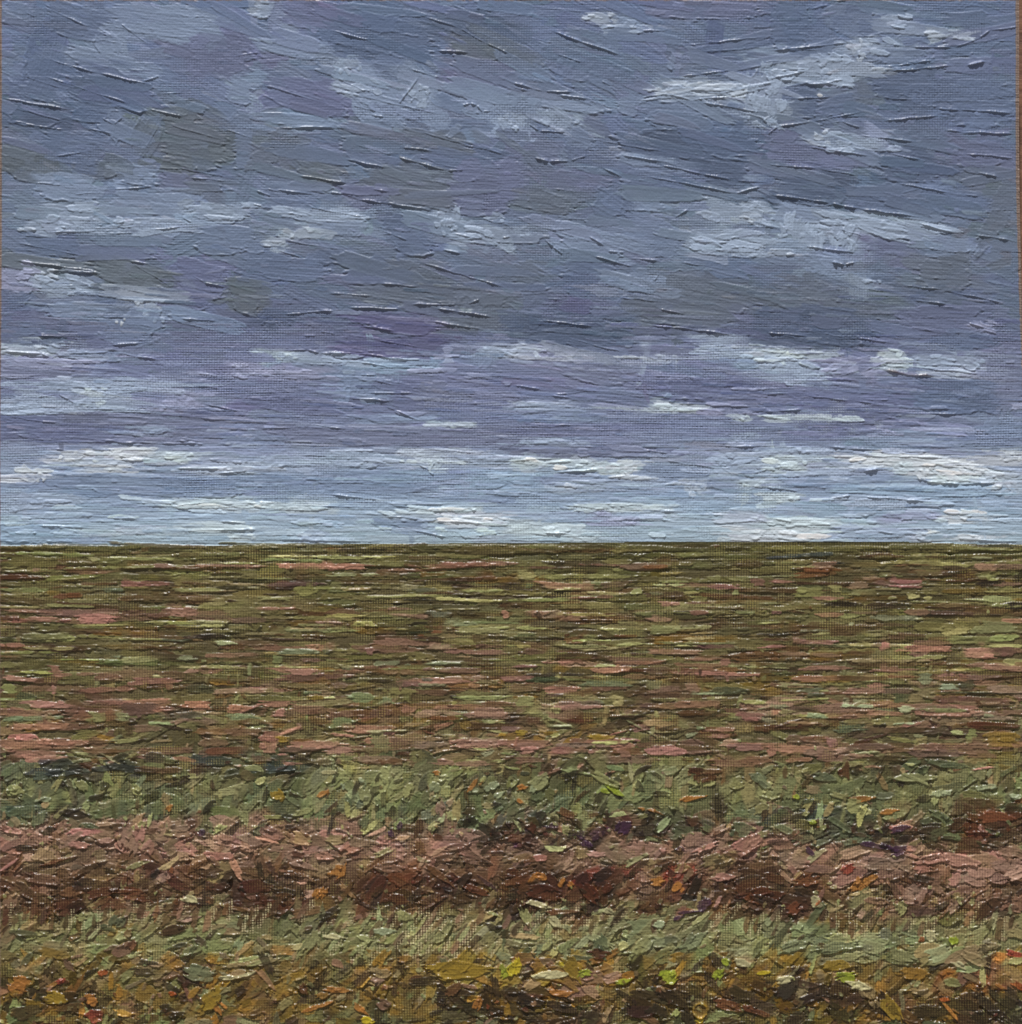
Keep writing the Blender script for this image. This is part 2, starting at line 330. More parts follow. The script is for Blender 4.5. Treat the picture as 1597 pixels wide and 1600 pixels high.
# where the knife scraped down to the threads
for s in ["360 560 190 110 .9", "330 575 120 70 1", "420 610 90 50 1", "320 760 110 45 1", "430 770 60 30 .8", "230 620 160 60 .7", "50 610 110 60 .7", "700 740 160 60 .7",
          "1060 585 130 60 .9", "1000 670 190 60 .9", "1100 670 120 50 .8", "1560 560 60 120 1", "1560 680 70 60 1", "900 470 120 70 .8", "1040 440 90 50 .8", "1350 410 90 40 .6", "1230 430 90 60 .6",
          "700 690 160 50 .7", "560 780 120 30 .7", "850 790 120 30 .7", "460 530 140 60 .7", "1270 690 120 50 .6", "780 60 120 60 .6", "850 60 160 80 .6", "600 230 100 30 .5", "950 100 130 60 .6",
          "10 800 40 80 .9", "480 720 160 50 .6", "1290 650 150 50 .6", "1220 590 100 40 .6", "760 500 160 60 .4", "250 540 150 60 .6", "1120 550 100 50 .6", "900 560 120 40 .4", "330 100 140 60 .5"]:
    x, y, w, h, am = map(float, s.split())
    t = T[int(y), int(x)]
    scrape(x, y, w * 1.2, h * 1.2, am * .85, peak=np.clip(t * 1.2 + 8, 0, 220), valley=t * .82, ca=.5 * am)
for i in range(90):
    x, y = ru(0, 1600), ru(0, 840)
    t = T[int(y), int(x)]
    scrape(x, y, ru(40, 160), ru(20, 60), ru(.3, .75), peak=np.clip(t * 1.13 + 4, 0, 220), valley=t * .72, ca=.4)

RD = """
40 20 55 26 .6;70 12 138 42 .6;187 36 230 68 .8;80 94 155 115 1;155 115 233 132 1;222 128 250 119 .7;230 150 285 145 .7;35 118 103 140 .4;70 120 140 143 .5;140 143 200 162 .7;0 153 110 172 1
20 168 130 198 .6;135 200 178 210 .9;20 190 105 204 .8;232 170 288 183 1;255 193 345 218 .5;85 245 135 237 .6;185 258 290 265 .5;275 262 345 275 .7;295 278 355 284 .7;178 296 237 292 .9
118 304 152 301 1;55 286 100 289 .5;60 317 95 314 .7;200 333 255 336 .5;75 363 152 361 .7;228 360 285 355 .7;285 340 300 348 .7;30 368 130 372 .6;25 380 130 400 .6;218 248 248 198 .6;160 185 178 195 .8;178 195 192 183 .8
400 130 510 162 .6;512 46 576 63 1;650 22 720 45 .5;720 45 760 68 .7;760 68 795 84 1.2;683 80 733 83 1.2;560 150 700 182 .5;640 108 690 122 .7;622 165 655 120 .7;550 165 590 175 .6;580 180 600 183 .9
723 165 735 162 .8;735 162 745 165 .9;745 165 754 175 1;754 175 775 172 .8;400 178 445 177 .8;430 200 525 199 .8;435 212 450 209 .7;555 208 625 218 .6;650 205 800 245 .5;555 226 620 245 .7;620 245 700 267 1.4;700 267 725 266 .8
625 230 690 238 .8;540 249 605 263 .9;465 275 545 287 1.3;545 287 562 284 .8;430 296 490 304 .8;492 300 548 304 .7;400 298 425 307 .9;548 310 685 330 1.1;580 295 610 300 .6;700 320 740 328 .6;770 330 790 333 .7
485 325 580 340 .6;595 360 640 377 .6;710 365 750 373 .7;690 390 720 397 1.1;785 372 798 370 .8;440 375 530 390 .5;860 48 970 87 1.2;822 57 855 66 .7;870 85 910 98 .6;1000 49 1045 47 .9;1065 72 1195 58 .7
1060 120 1145 110 .8;800 130 850 143 .9;850 143 893 144 1.1;870 150 945 156 1;1045 148 1080 157 .8;1080 157 1145 150 .7;1095 160 1190 176 .9;825 193 842 205 1;842 205 885 206 1.1;905 215 1040 238 .6
835 247 858 253 1.2;858 253 890 252 1.5;890 252 917 244 1.2;970 243 1032 252 1.1;1032 258 1150 283 .9;1010 275 1150 303 .9;1150 303 1190 292 1;1150 283 1200 285 .9;940 262 975 278 .8;860 360 895 358 .7
852 375 864 386 1.4;864 386 880 398 1.8;920 370 945 385 .8;950 393 975 395 1;925 400 990 417 1.1;1055 340 1075 328 1;1197 80 1330 67 .9;1230 79 1295 79 .6;1425 74 1490 75 1;1490 75 1530 60 1;1530 60 1548 47 1;1548 47 1597 42 1
1530 36 1550 37 .8;1355 103 1400 104 .9;1400 104 1460 94 1.1;1390 112 1490 103 1;1510 103 1540 96 2;1220 111 1262 108 .9;1200 125 1262 110 .8;1240 133 1290 131 1.2;1290 131 1320 124 .8;1243 155 1295 152 1.1;1200 210 1215 198 .9
1215 198 1270 190 .9;1270 190 1350 174 .8;1280 194 1315 190 .9;1315 190 1345 200 .8;1380 189 1465 181 1.1;1465 170 1500 172 1;1500 172 1583 177 1.1;1345 212 1430 222 1;1470 204 1590 210 .9;1260 230 1360 244 .8;1505 240 1590 248 .8
1390 240 1440 250 .8;1200 257 1280 264 1.1;1280 264 1340 275 .8;1400 286 1485 302 .8;1505 304 1530 307 .9;1527 270 1560 277 .9;1205 305 1300 318 1.4;1300 318 1340 326 1.4;1340 326 1440 340 1.2;1435 350 1490 363 1.2;1520 367 1580 376 1.1
1255 385 1340 396 .8;23 407 150 424 1.2;72 423 155 427 1.5;200 408 245 413 .9;300 430 320 442 .8;318 442 352 449 1.5;205 410 270 450 .5;280 498 340 502 .8;170 540 225 536 1;0 549 65 553 1;65 553 80 560 1;80 560 95 553 1;95 553 180 551 1
180 551 250 563 .8;60 525 100 527 1;140 495 200 497 .6;60 620 90 616 .7;90 616 120 632 .6;0 650 100 662 .5;180 691 210 692 1;320 632 370 641 .8;75 700 150 712 .5;270 733 340 732 .7;340 740 400 736 .9;440 492 530 485 1.1;545 481 630 484 1.5
640 476 730 476 1.3;730 476 750 468 1.1;680 482 770 496 1.3;595 444 655 448 1.1;510 459 590 462 .8;655 410 790 450 .9;560 510 620 518 .9;500 518 525 522 .8;590 532 655 543 1;450 548 480 547 .7;480 547 500 552 .8;500 552 560 553 .9
560 553 640 563 .9;560 566 610 574 1.2;580 595 670 611 .7;575 614 655 615 1.1;540 622 630 628 1.1;600 634 655 657 .7;670 502 760 516 .9;655 727 672 735 1;672 735 680 722 .9;650 700 750 708 .6;515 773 600 782 1;495 665 535 670 .8
670 738 678 742 1.3;985 404 1030 408 1;1022 440 1030 428 1.2;968 465 1030 471 1;1030 483 1070 491 1.1;1000 506 1160 525 1.1;840 500 930 511 .8;890 530 980 552 .7;800 602 850 610 .8;860 618 900 623 .9;865 617 930 610 .8;830 665 910 665 .9
1010 704 1045 709 .9;800 720 870 716 .7;865 738 940 734 1.2;915 748 980 744 .8;1040 720 1120 732 .8;1130 697 1185 698 1.1;1060 410 1200 430 .4;1300 410 1320 414 1.8;1320 414 1336 410 1.6;1410 446 1475 453 .8;1475 453 1570 475 1.1;1430 470 1480 476 1.1
1197 520 1260 525 1.3;1340 528 1390 535 1.1;1440 575 1535 585 .8;1250 617 1380 632 .6;1197 644 1255 640 1.1;1290 698 1400 705 .9;1325 712 1480 715 .7;1350 737 1372 733 1.3;1430 748 1470 755 1.1;1470 755 1500 757 1.4;1500 757 1560 754 1.2
1197 762 1248 768 1.2;1300 778 1330 774 1.2;1345 776 1460 784 1;1510 504 1560 518 .9;340 815 400 819 .7;600 806 660 812 1;700 815 800 820 .7;850 833 892 835 1.1;300 828 400 828 .8;400 842 600 848 .6;1490 842 1597 847 .8;1200 846 1330 844 .8
60 822 100 822 .7;640 828 700 840 .8;1000 840 1100 838 .5;610 790 700 800 .6
"""
for t in RD.replace('\n', ';').split(';'):
    t = list(map(float, t.split()))
    if len(t) == 5:
        ridge([t[:2], t[2:4]], h=t[4] * .85, w=.95 + .25 * t[4])
ridge([(1380, 578), (1420, 586), (1462, 588)], h=1.2, w=2.2, tint=(92, 80, 82))
for i in range(120):
    x, y = ru(0, 1600), ru(0, 840); L = ru(10, 60); a = math.radians(sang(x, y) * (.9 if y < 500 else .4) + random.gauss(0, 9 if y < 450 else 3))
    ridge([(x, y), (x + L * math.cos(a), y + L * math.sin(a))], h=ru(.12, .5), w=ru(.9, 1.4))
# a bright fleck
dab(1281, 149, 8, 5, 30, (186, 190, 196), th=1.2, rim=1.)

# ================================================================== the painted field
FK = .98
PF = dict(o=(83, 78, 48), O=(68, 63, 38), g=(106, 102, 65), G=(121, 119, 79), l=(134, 134, 90), m=(115, 121, 90), M=(92, 99, 74),
          b=(92, 64, 42), B=(66, 44, 30), r=(100, 60, 40), R=(78, 42, 28), p=(135, 100, 86), P=(151, 112, 99), q=(114, 86, 70), t=(124, 108, 78),
          k=(44, 34, 28), s=(52, 58, 56), v=(62, 36, 62), y=(128, 106, 44), Y=(172, 154, 52), L=(136, 148, 54), n=(168, 114, 60), N=(160, 82, 42),
          w=(168, 162, 124), h=(122, 92, 42), H=(104, 80, 32), d=(52, 40, 24), e=(112, 116, 80), E=(125, 126, 88), x=(136, 110, 94), f=(84, 92, 66),
          c=(142, 150, 118), z=(134, 58, 48))
fm = YY > HOR
C[fm] = lin((84, 80, 44)).astype(np.float32)
Z[fm] = Z[fm] * .6
def pick(s):
    c = PF[random.choice(s)]; k = FK * (1 + random.gauss(0, .15))
    return np.clip(np.array(c) * k + np.array([random.gauss(0, 3), random.gauss(0, 3), random.gauss(0, 3)]), 4, 240)
def fd(x, y, L, Wd, a, c, **k):
    if y - Wd * .5 < 848 and y < 900: y = max(y, 852 + Wd * .55)
    kw = dict(th=.8, rim=ru(.6, 2.4), edge=.2, keep=.35, dry=ru(0, .8), sv=ru(.12, .6) if y < 1190 else ru(.03, .35), curv=ru(-.5, .5), taper=ru(-.3, .6), streak=.18, mix=.25, oil=ru(0, 1), op=.92, amp=.32 if y < 1190 else .2, rag=.8)
    kw.update(k); dab(x, y, L, Wd, a, c, **kw)
# y0, y1, count, L, W, angle mean, angle spread, palette
BANDS = [
    (853, 884, 420, (50, 170), (4, 9), 0, 1.5, 'oooOOogggGb'),
    (880, 960, 420, (40, 170), (6, 13), 0, 2, 'ooogggGgbbBoOgH'),
    (950, 1060, 520, (40, 170), (7, 15), 0, 2.5, 'ooogggGGgbbBbHoOB'),
    (1050, 1130, 430, (34, 130), (8, 18), -1, 5, 'oogGgGHbbqhxtoOBg'),
    (1120, 1205, 480, (26, 90), (9, 21), -3, 14, 'oGgGtbbBqqxthtogB'),
    (1195, 1300, 560, (26, 62), (14, 28), -42, 40, 'eefEeEGgftookt'),
    (1285, 1365, 380, (34, 95), (13, 30), -8, 22, 'xxtpxqttebqxt'),
    (1350, 1435, 460, (30, 80), (12, 26), -20, 38, 'bbBqrBqqxbbktbB'),
    (1415, 1510, 400, (34, 95), (13, 30), -20, 28, 'eEEettegEGhtG'),
    (1490, 1606, 520, (30, 84), (14, 34), -18, 42, 'hhHHhooegdhqbotdh'),
]
FB = [(850, 80, 77, 46), (900, 90, 82, 54), (1000, 93, 83, 56), (1100, 98, 87, 59), (1200, 86, 82, 55), (1250, 98, 102, 68), (1285, 86, 80, 58), (1320, 124, 100, 84), (1380, 86, 62, 44),
      (1430, 102, 94, 64), (1470, 116, 116, 80), (1520, 114, 94, 48), (1600, 88, 78, 44)]
def pull(c, y, k):
    b = np.array([np.interp(y, [f[0] for f in FB], [f[i] for f in FB]) for i in (1, 2, 3)])
    return c * (1 - k) + b * k
fb = np.stack([np.interp(YY[:, 0], [f[0] for f in FB], [f[i] for f in FB]) for i in (1, 2, 3)], 1)[:, None, :].repeat(W, 1)
C[fm] = lin(fb * .9)[fm].astype(np.float32)
WV = np.where(fm, np.clip(WV * .7 + .45 * (1 - (((XX / PX) % 1) * 2 - 1) ** 2), 0, 1.3), WV).astype(np.float32)
for y0, y1, n, LL, WW, am, asd, pal in BANDS:
    for i in range(n):
        x, y = ru(-20, 1620), ru(y0 - 4, y1 + 4)
        if y0 > 1100: y += 9 * math.sin(x / 61 + y0) + 7 * math.sin(x / 23 + y0 * 2) + 6 * math.sin(x / 170)
        fd(x, y, ru(*LL), ru(*WW), am + random.gauss(0, asd), pull(pick(pal), y, ru(0, .45)))
# broad passages (x0 x1 y0 y1 palette count angle)
def passage(x0, x1, y0, y1, pal, n, a, L=(26, 66), Wd=(11, 25), sp=12, **k):
    if y0 < 1190: Wd = (8, 18)
    n = int(n * .8)
    for i in range(n):
        fd(ru(x0, x1) + random.gauss(0, 12), ru(y0, y1) + random.gauss(0, 5), ru(*L), ru(*Wd), a + random.gauss(0, sp), pick(pal), **k)
passage(0, 480, 1182, 1214, 'sfskBof', 60, 0, sp=10)
passage(170, 480, 1165, 1200, 'sfBob', 16, 0, sp=8)
passage(0, 60, 1200, 1290, 'fMfs', 24, -20)
passage(0, 500, 1225, 1270, 'fMeE', 80, -30, sp=35)
passage(480, 720, 1205, 1262, 'EEmlGe', 90, -50, sp=30)
passage(560, 900, 1255, 1290, 'ffse', 60, -60, sp=20)
passage(740, 970, 1278, 1322, 'kkvRBB', 62, 10, sp=35, L=(16, 38), Wd=(7, 15))
passage(1010, 1150, 1290, 1310, 'kBf', 24, 20)
passage(1150, 1350, 1268, 1300, 'ffksf', 50, -10)
passage(1180, 1597, 1290, 1325, 'kfdBfo', 90, 0, sp=18)
passage(1500, 1597, 1255, 1315, 'RrBBrk', 40, 0)
passage(0, 90, 1260, 1280, 'skf', 10, 0)
passage(160, 460, 1295, 1335, 'PxpPx', 44, 0, sp=25)
passage(0, 560, 1285, 1340, 'pxxqtx', 90, 0, sp=15)
passage(380, 760, 1305, 1340, 'xPpq', 55, 10, sp=15)
passage(1080, 1280, 1300, 1345, 'Ppxxt', 40, -5, sp=15)
passage(1280, 1597, 1322, 1375, 'ppPxxqt', 80, -5, sp=15)
passage(930, 1090, 1360, 1390, 'rpzrq', 26, -10)
passage(0, 480, 1378, 1425, 'RBBRBbkq', 80, 0, sp=25)
passage(150, 420, 1345, 1385, 'bBbkt', 40, -10, sp=25)
passage(560, 720, 1370, 1415, 'BRkrB', 55, -30, sp=35)
passage(790, 960, 1360, 1420, 'RBkrBkb', 70, -40, sp=35)
passage(1150, 1290, 1365, 1425, 'BkBrb', 40, 10, sp=25)
passage(1380, 1597, 1375, 1425, 'qbxBq', 60, 0, sp=30)
passage(440, 780, 1430, 1500, 'EElGeE', 90, -35, sp=20, L=(20, 60), Wd=(9, 20))
passage(780, 1300, 1440, 1492, 'EmEeEm', 80, -15, sp=25)
passage(0, 400, 1440, 1490, 'egEtG', 60, -10)
passage(0, 700, 1490, 1530, 'Hhogt', 90, -10, sp=25)
passage(680, 960, 1490, 1545, 'yhhyH', 60, -25, sp=30, L=(18, 48), Wd=(9, 20))
passage(830, 960, 1515, 1550, 'hqxnh', 24, 10, sp=30)
passage(1060, 1300, 1490, 1540, 'hHhtH', 60, -30, sp=35)
passage(1160, 1340, 1530, 1580, 'ddHdb', 60, -20, sp=30, Wd=(10, 24))
passage(1380, 1540, 1555, 1600, 'dBbHd', 50, 10, sp=30)
passage(1540, 1597, 1560, 1600, 'kdkB', 20, 38, L=(25, 55), Wd=(10, 20), sp=6)
passage(680, 930, 1548, 1585, 'dkdHd', 48, 15, sp=20)
passage(30, 110, 1545, 1590, 'dHhd', 24, -10)
passage(990, 1130, 1545, 1585, 'dkHd', 40, 20, sp=20)
passage(0, 1597, 1582, 1606, 'oegHof', 100, 0, sp=20)
passage(1460, 1597, 1500, 1550, 'qrhnNbt', 34, 20, sp=20)
passage(1300, 1540, 1455, 1500, 'eEmtE', 60, -10)
passage(0, 60, 1380, 1470, 'rqtb', 20, -50)
passage(0, 1597, 1400, 1425, 'BkRb', 70, -30, sp=40, L=(12, 36), Wd=(6, 13))
passage(0, 1597, 1285, 1312, 'kBfk', 60, -10, sp=40, L=(10, 32), Wd=(5, 11))
passage(0, 1597, 1500, 1600, 'kdBdk', 150, -15, sp=45, L=(12, 50), Wd=(6, 15))
passage(0, 1597, 1500, 1600, 'hqhbhE', 80, -20, sp=45, L=(12, 40), Wd=(7, 16))
for i in range(640):      # upright touches of of stalks
    y = ru(1040, 1590); x = ru(0, 1600)
    pal = 'ogtbGE' if y < 1290 else ('xqbtB' if y < 1420 else 'EtbGe')
    fd(x, y, ru(14, 34), ru(4, 8), random.gauss(-84 if y < 1400 else -62, 9), pick(pal), dry=ru(.2, .9), rim=ru(.4, 1.6))
for i in range(900):
    y = 870 + 720 * R(); x = ru(20, 1580)
    if y < 1150 and R() < .5: smudge(x, y, ru(40, 120), ru(8, 22), ru(6, 13), ru(-1, 1), .8)
    elif y < 1300: smudge(x, y, ru(20, 60), ru(14, 40), ru(-4, 4), ru(6, 13), .85)
    else: smudge(x, y, ru(24, 80), ru(16, 46), ru(4, 10), -ru(3, 11), .85)
# dark notes in the far field on the right
for q in ["1310 943 90 10 k", "1390 948 90 12 k", "1540 912 60 16 k", "1500 900 70 10 B", "1580 945 60 14 k", "1480 958 110 9 k", "1150 930 120 9 B", "1590 905 20 30 k", "1370 870 80 8 B", "870 932 70 12 k",
          "1300 880 90 6 s", "1245 868 120 6 s", "640 998 110 10 B", "330 995 90 8 k", "90 1018 70 12 k", "450 910 90 18 B", "720 905 120 12 B", "180 1035 70 8 B", "980 1048 110 8 R", "1050 1020 90 8 k",
          "870 1055 120 7 k", "1250 1130 80 12 B", "900 1125 70 10 R", "240 1071 60 12 B", "70 1203 90 14 s", "330 1190 90 20 s", "430 1195 90 20 s", "465 1184 44 8 k", "1360 1165 60 14 R", "690 1125 60 12 R",
          "1100 1118 110 14 B", "1220 1135 110 12 B", "30 903 110 10 R", "110 930 40 12 r", "330 885 190 7 b", "120 890 90 7 b", "1280 890 90 8 r", "1540 1133 110 12 R", "460 998 120 6 B", "1040 932 90 10 B"]:
    x, y, L, w, c = q.split(); x, y, L, w = map(float, (x, y, L, w))
    for k in range(3): fd(x + ru(-.2, .2) * L, y + ru(-.3, .3) * w, L * ru(.5, 1), w * ru(.6, 1), random.gauss(0, 3), pick(c), dry=ru(0, .5))
def fine(n, ya, yb, L, w, am, asd, lights, darks):
    for i in range(n):
        y = ru(ya, yb); x = ru(0, 1600)
        lt = R() < .52
        c = pick(lights if lt else darks) * (ru(1.0, 1.18) if lt else ru(.7, .95))
        fd(x, y, ru(*L), ru(*w), am + random.gauss(0, asd), np.clip(c, 3, 230), rim=ru(.9, 2.4), dry=ru(0, .6), th=ru(.6, 1.3), mix=.12, edge=.22, rag=1.2, op=.9)
fine(330, 866, 1120, (30, 140), (2.4, 5.5), 0, 1.6, 'gGlGGEgt', 'BObBOb')
fine(200, 1090, 1210, (16, 66), (3, 8), -4, 12, 'GltxPpEm', 'BkbRdO')
for ry, n in ((886, 12), (915, 9), (958, 14), (970, 9), (1008, 12), (1018, 12), (1036, 10), (1050, 18), (1062, 22), (1078, 16), (1104, 30), (1114, 26), (1140, 14), (1160, 26), (1172, 26), (1186, 12)):
    for k in range(n):
        fd(ru(-20, 1620), ry + random.gauss(0, 3), ru(40, 130), ru(6, 12) if ry < 1090 else ru(8, 15), random.gauss(0, 1.8), pick('pqxqpb') * ru(.88, 1.02), dry=ru(0, .6), mix=.25, rag=1.2)
# pink and pale strokes of the furrows (x0 x1 y height colour)
FS = """
425 600 885 9 p;600 665 890 5 q;640 790 884 9 q;890 980 883 6 p;995 1050 886 6 r;110 190 894 5 q;300 420 884 4 q;45 70 890 5 x;235 320 956 12 p;140 260 965 11 q;105 190 967 16 p;0 105 970 6 p;180 240 958 9 q;30 130 995 9 l;0 40 1008 6 p
0 66 1061 9 P;145 195 1057 9 q;75 102 1050 18 p;78 92 1078 14 p;195 290 1064 12 p;250 280 1070 16 q;30 122 1102 12 p;175 255 1107 20 p;130 200 1098 6 p;275 335 1101 10 p;350 400 1107 14 p;300 335 1108 6 p;0 125 1135 9 q;10 60 1152 9 p;40 155 1160 9 p;50 150 1168 7 q
560 665 1014 12 q;565 590 1018 10 p;435 560 1058 14 p;440 500 1050 8 p;515 545 1072 9 p;400 465 1100 9 p;425 450 1113 12 p;405 420 1112 14 q;475 505 1112 9 r;620 660 1108 12 p;640 680 1118 7 x;730 800 1113 12 P;665 730 1105 8 p;400 455 1152 16 p;400 440 1168 16 p;500 560 1172 14 p;700 780 1162 12 p;770 800 1160 8 P;560 620 1158 8 q
725 760 1070 8 q;730 800 1010 7 q;400 470 951 5 P;475 550 973 4 x;600 650 951 4 P;780 800 960 12 p
815 868 958 8 p;868 915 966 8 q;1100 1160 917 8 p;1170 1200 910 12 p;1025 1070 944 8 p;1070 1130 942 4 p;885 970 933 5 q;1075 1110 957 8 q;840 912 1035 4 P;845 870 1030 8 p;800 840 1041 4 P;950 1035 1036 5 q;1080 1200 1053 5 P;1132 1140 1060 12 p;1172 1184 1060 12 p;845 910 1078 10 p;850 910 1086 5 p
870 950 1105 8 P;800 828 1111 10 p;1045 1140 1100 10 q;1120 1180 1110 6 q;1065 1100 1075 12 p;800 812 1160 14 P;805 845 1172 12 P;855 875 1178 8 p;900 920 1170 8 p;1005 1075 1173 14 P;960 995 1178 10 p;1100 1150 1150 8 p;1140 1200 1168 12 P;1110 1160 1140 6 p;1150 1200 1120 12 q;1060 1130 1030 4 P;1120 1145 1035 8 p;930 1010 994 4 r
1197 1250 909 7 p;1380 1450 909 7 p;1390 1455 917 4 P;1260 1330 935 6 p;1197 1230 957 4 P;1460 1520 945 7 q;1215 1320 1003 7 P;1197 1240 1010 4 P;1370 1395 1010 14 P;1400 1500 1014 8 p;1500 1560 1020 14 p;1540 1597 1018 14 p;1280 1320 1045 6 P;1345 1445 1047 4 p;1370 1410 1046 8 p;1460 1500 1055 6 P
1430 1597 1094 12 q;1480 1597 1100 6 p;1197 1225 1112 14 p;1300 1350 1119 8 p;1465 1530 1117 5 p;1530 1597 1122 8 x;1285 1315 1160 14 p;1300 1330 1172 10 x;1410 1480 1168 12 p;1197 1215 1172 18 p;1240 1300 1155 10 q;1510 1560 1180 8 q;1320 1370 1180 6 x
0 75 922 6 G;0 80 930 5 l;155 200 922 7 m;262 370 922 5 l;325 360 940 12 G;300 362 975 10 l;285 360 972 6 G;10 125 994 9 l;245 300 1000 4 m;330 372 1005 6 c;160 200 1026 4 c;140 260 1035 9 G;180 260 1030 8 l;270 310 1028 6 m;285 400 1042 5 l;0 28 1076 14 l;15 65 1088 12 M;280 350 1077 14 M;0 110 1122 8 M;135 175 1120 18 l;175 210 1120 12 E;240 330 1118 9 G;350 400 1120 9 m
0 110 878 14 g;30 150 866 6 g;150 195 875 10 G;160 290 873 4 G;270 400 866 4 G;340 400 880 4 l;400 520 875 4 l;470 600 871 5 l;500 600 898 5 l;400 462 904 4 l;455 500 924 16 G;620 660 918 9 l;640 700 922 5 m;715 790 923 5 l;400 460 935 5 l;560 700 932 4 G;670 780 937 5 l;505 580 962 5 l;450 560 966 5 G;660 720 960 9 M;590 650 965 8 G;430 540 985 5 m;545 590 975 8 l;680 760 975 8 m;700 800 985 8 G
430 510 1018 8 c;420 450 1030 12 l;525 560 1045 4 m;570 640 1036 7 m;520 575 1042 4 l;670 740 1036 5 c;500 520 1018 6 m;735 790 1065 7 l;655 680 1062 4 c;650 700 1070 4 m;470 510 1082 6 M;470 515 1090 6 y;540 590 1090 14 M;590 620 1095 10 m;600 660 1080 10 G;700 800 1090 6 l;510 560 1130 16 M;575 612 1158 26 l;560 620 1172 8 t;430 455 1155 10 y;620 700 1155 8 t;680 720 1150 5 l;770 800 1148 6 y;560 650 1142 4 E
805 845 900 14 G;815 840 915 8 f;830 1000 901 7 G;1010 1080 914 5 l;980 1010 924 9 l;900 1000 927 5 l;870 920 920 5 G;1010 1045 928 5 l;1140 1160 926 9 l;985 1060 959 5 l;880 960 960 4 l;1010 1060 985 16 G;1050 1100 975 9 G;800 845 992 6 M;930 990 984 4 l;1110 1200 985 12 G;870 960 1010 5 l;965 1020 1006 6 l;1040 1100 1008 6 l;1010 1180 1005 4 G;820 890 1062 8 M;900 990 1068 8 M;1000 1040 1070 14 m;920 970 1040 6 l
800 840 1095 14 l;950 980 1095 20 l;800 830 1145 10 y;840 880 1145 5 y;915 965 1151 9 y;855 880 1150 12 l;850 900 1134 4 c;845 860 1118 12 l;860 880 1110 8 l;1080 1110 1137 6 m;1075 1170 1083 4 c;1100 1180 1078 8 M;1150 1200 1098 8 l;1195 1235 1104 6 c;930 1000 1160 6 l
1370 1420 900 4 l;1230 1300 925 14 G;1290 1320 920 10 G;1410 1450 932 9 l;1380 1410 934 4 l;1520 1597 935 9 l;1545 1580 945 6 l;1310 1350 962 8 l;1350 1450 965 10 m;1420 1450 967 5 l;1320 1340 975 5 c;1240 1300 985 4 m;1340 1400 990 10 G;1270 1310 990 6 l;1460 1520 985 14 l;1520 1597 980 22 G;1420 1500 980 14 G;1540 1597 997 9 l;1470 1560 1000 12 G
1310 1450 1032 6 t;1380 1500 1027 6 l;1250 1270 1030 4 l;1430 1460 1060 16 m;1465 1500 1073 8 c;1490 1530 1070 16 M;1390 1430 1090 14 M;1197 1290 1070 6 l;1240 1290 1078 9 m;1250 1300 1085 6 M;1310 1370 1103 5 c;1400 1430 1108 9 m;1440 1510 1110 5 l;1250 1300 1118 7 c;1210 1250 1112 8 G;1530 1560 1118 5 m;1300 1360 1138 12 M;1400 1440 1130 4 c;1340 1380 1175 4 m;1505 1530 1150 24 l;1530 1597 1155 22 y;1480 1510 1145 8 E;1420 1450 1150 5 E
"""
NAMED = {}
def name_id(lab):
    k = 200 + len(NAMED); NAMED[k] = lab; return k
for t in FS.replace('\n', ';').split(';'):
    t = t.split()
    if len(t) != 5: continue
    x0, x1, y, h = map(float, t[:4]); c = t[4]
    idn = 0
    if (x1 - x0) * h > 900 and c in 'pP' and y > 0 and len(NAMED) < 24: idn = name_id('pink')
    pc = pick(c)
    fd((x0 + x1) / 2, y, (x1 - x0), h * 1.1, random.gauss(0, 1.6), pc, rim=ru(.9, 2.0), dry=ru(0, .45), op=.95, th=1.1, mix=.12, idn=idn, edge=.2, curv=ru(-.3, .3), sv=.15, rag=1.2, p=6, q=3.5)
    for k in range(int((x1 - x0) / 40)):
        fd(ru(x0, x1), y + ru(-.4, .4) * h, ru(12, 45), ru(.3, .7) * h, random.gauss(0, 4), pc * ru(.9, 1.12), rim=ru(.8, 2.2), dry=ru(0, .6), th=1., mix=.1, edge=.22, rag=1.4)
for i in range(750):
    y = 866 + 720 * R(); x = ru(20, 1580); l = ru(4, 11)
    if y < 1180 and R() < .45: smudge(x, y, ru(20, 80), ru(8, 20), l, ru(-1, 1), .8)
    else: smudge(x, y, ru(10, 40), ru(10, 30), ru(-4, 4), l, .8)
# vertical drags between the rows: the linen shows as ochre flecks
for i in range(900):
    y = 860 + 740 * R(); x = ru(0, 1600)
    if 1290 < y < 1420 and R() < .5: continue
    scrape(x, y, ru(10, 50), ru(8, 28), ru(.4, .9), peak=random.choice([(138, 126, 70), (130, 118, 72), (120, 114, 70), (142, 134, 90)]), valley=random.choice([(62, 52, 32), (64, 60, 34), (54, 50, 32)]), ca=ru(.1, .5))
fine(190, 1200, 1300, (18, 46), (6, 14), -42, 38, 'lEGmEtl', 'kfBOdk')
fine(110, 1290, 1365, (18, 60), (5, 13), -10, 30, 'PxxptE', 'BkbRd')
fine(190, 1350, 1435, (18, 60), (6, 14), -30, 40, 'xqtbqtb', 'kBkRdB')
fine(140, 1420, 1505, (18, 64), (5, 14), -35, 32, 'lEmEGt', 'bBtfB')
fine(210, 1495, 1604, (20, 60), (6, 16), -25, 45, 'hqhGEht', 'dkdBHk')
passage(60, 480, 1186, 1212, 'sfskBo', 26, 0, sp=8)
passage(740, 965, 1282, 1318, 'kkvRBd', 34, 10, sp=35, L=(18, 42), Wd=(8, 16))
passage(1180, 1597, 1292, 1322, 'kfdBfo', 40, 0, sp=18, Wd=(7, 14))
passage(1500, 1597, 1262, 1315, 'RrBB', 22, 0)
passage(0, 480, 1382, 1420, 'RBBRBbk', 40, 0, sp=20)
passage(580, 700, 1375, 1410, 'BRkB', 16, -30, sp=30)
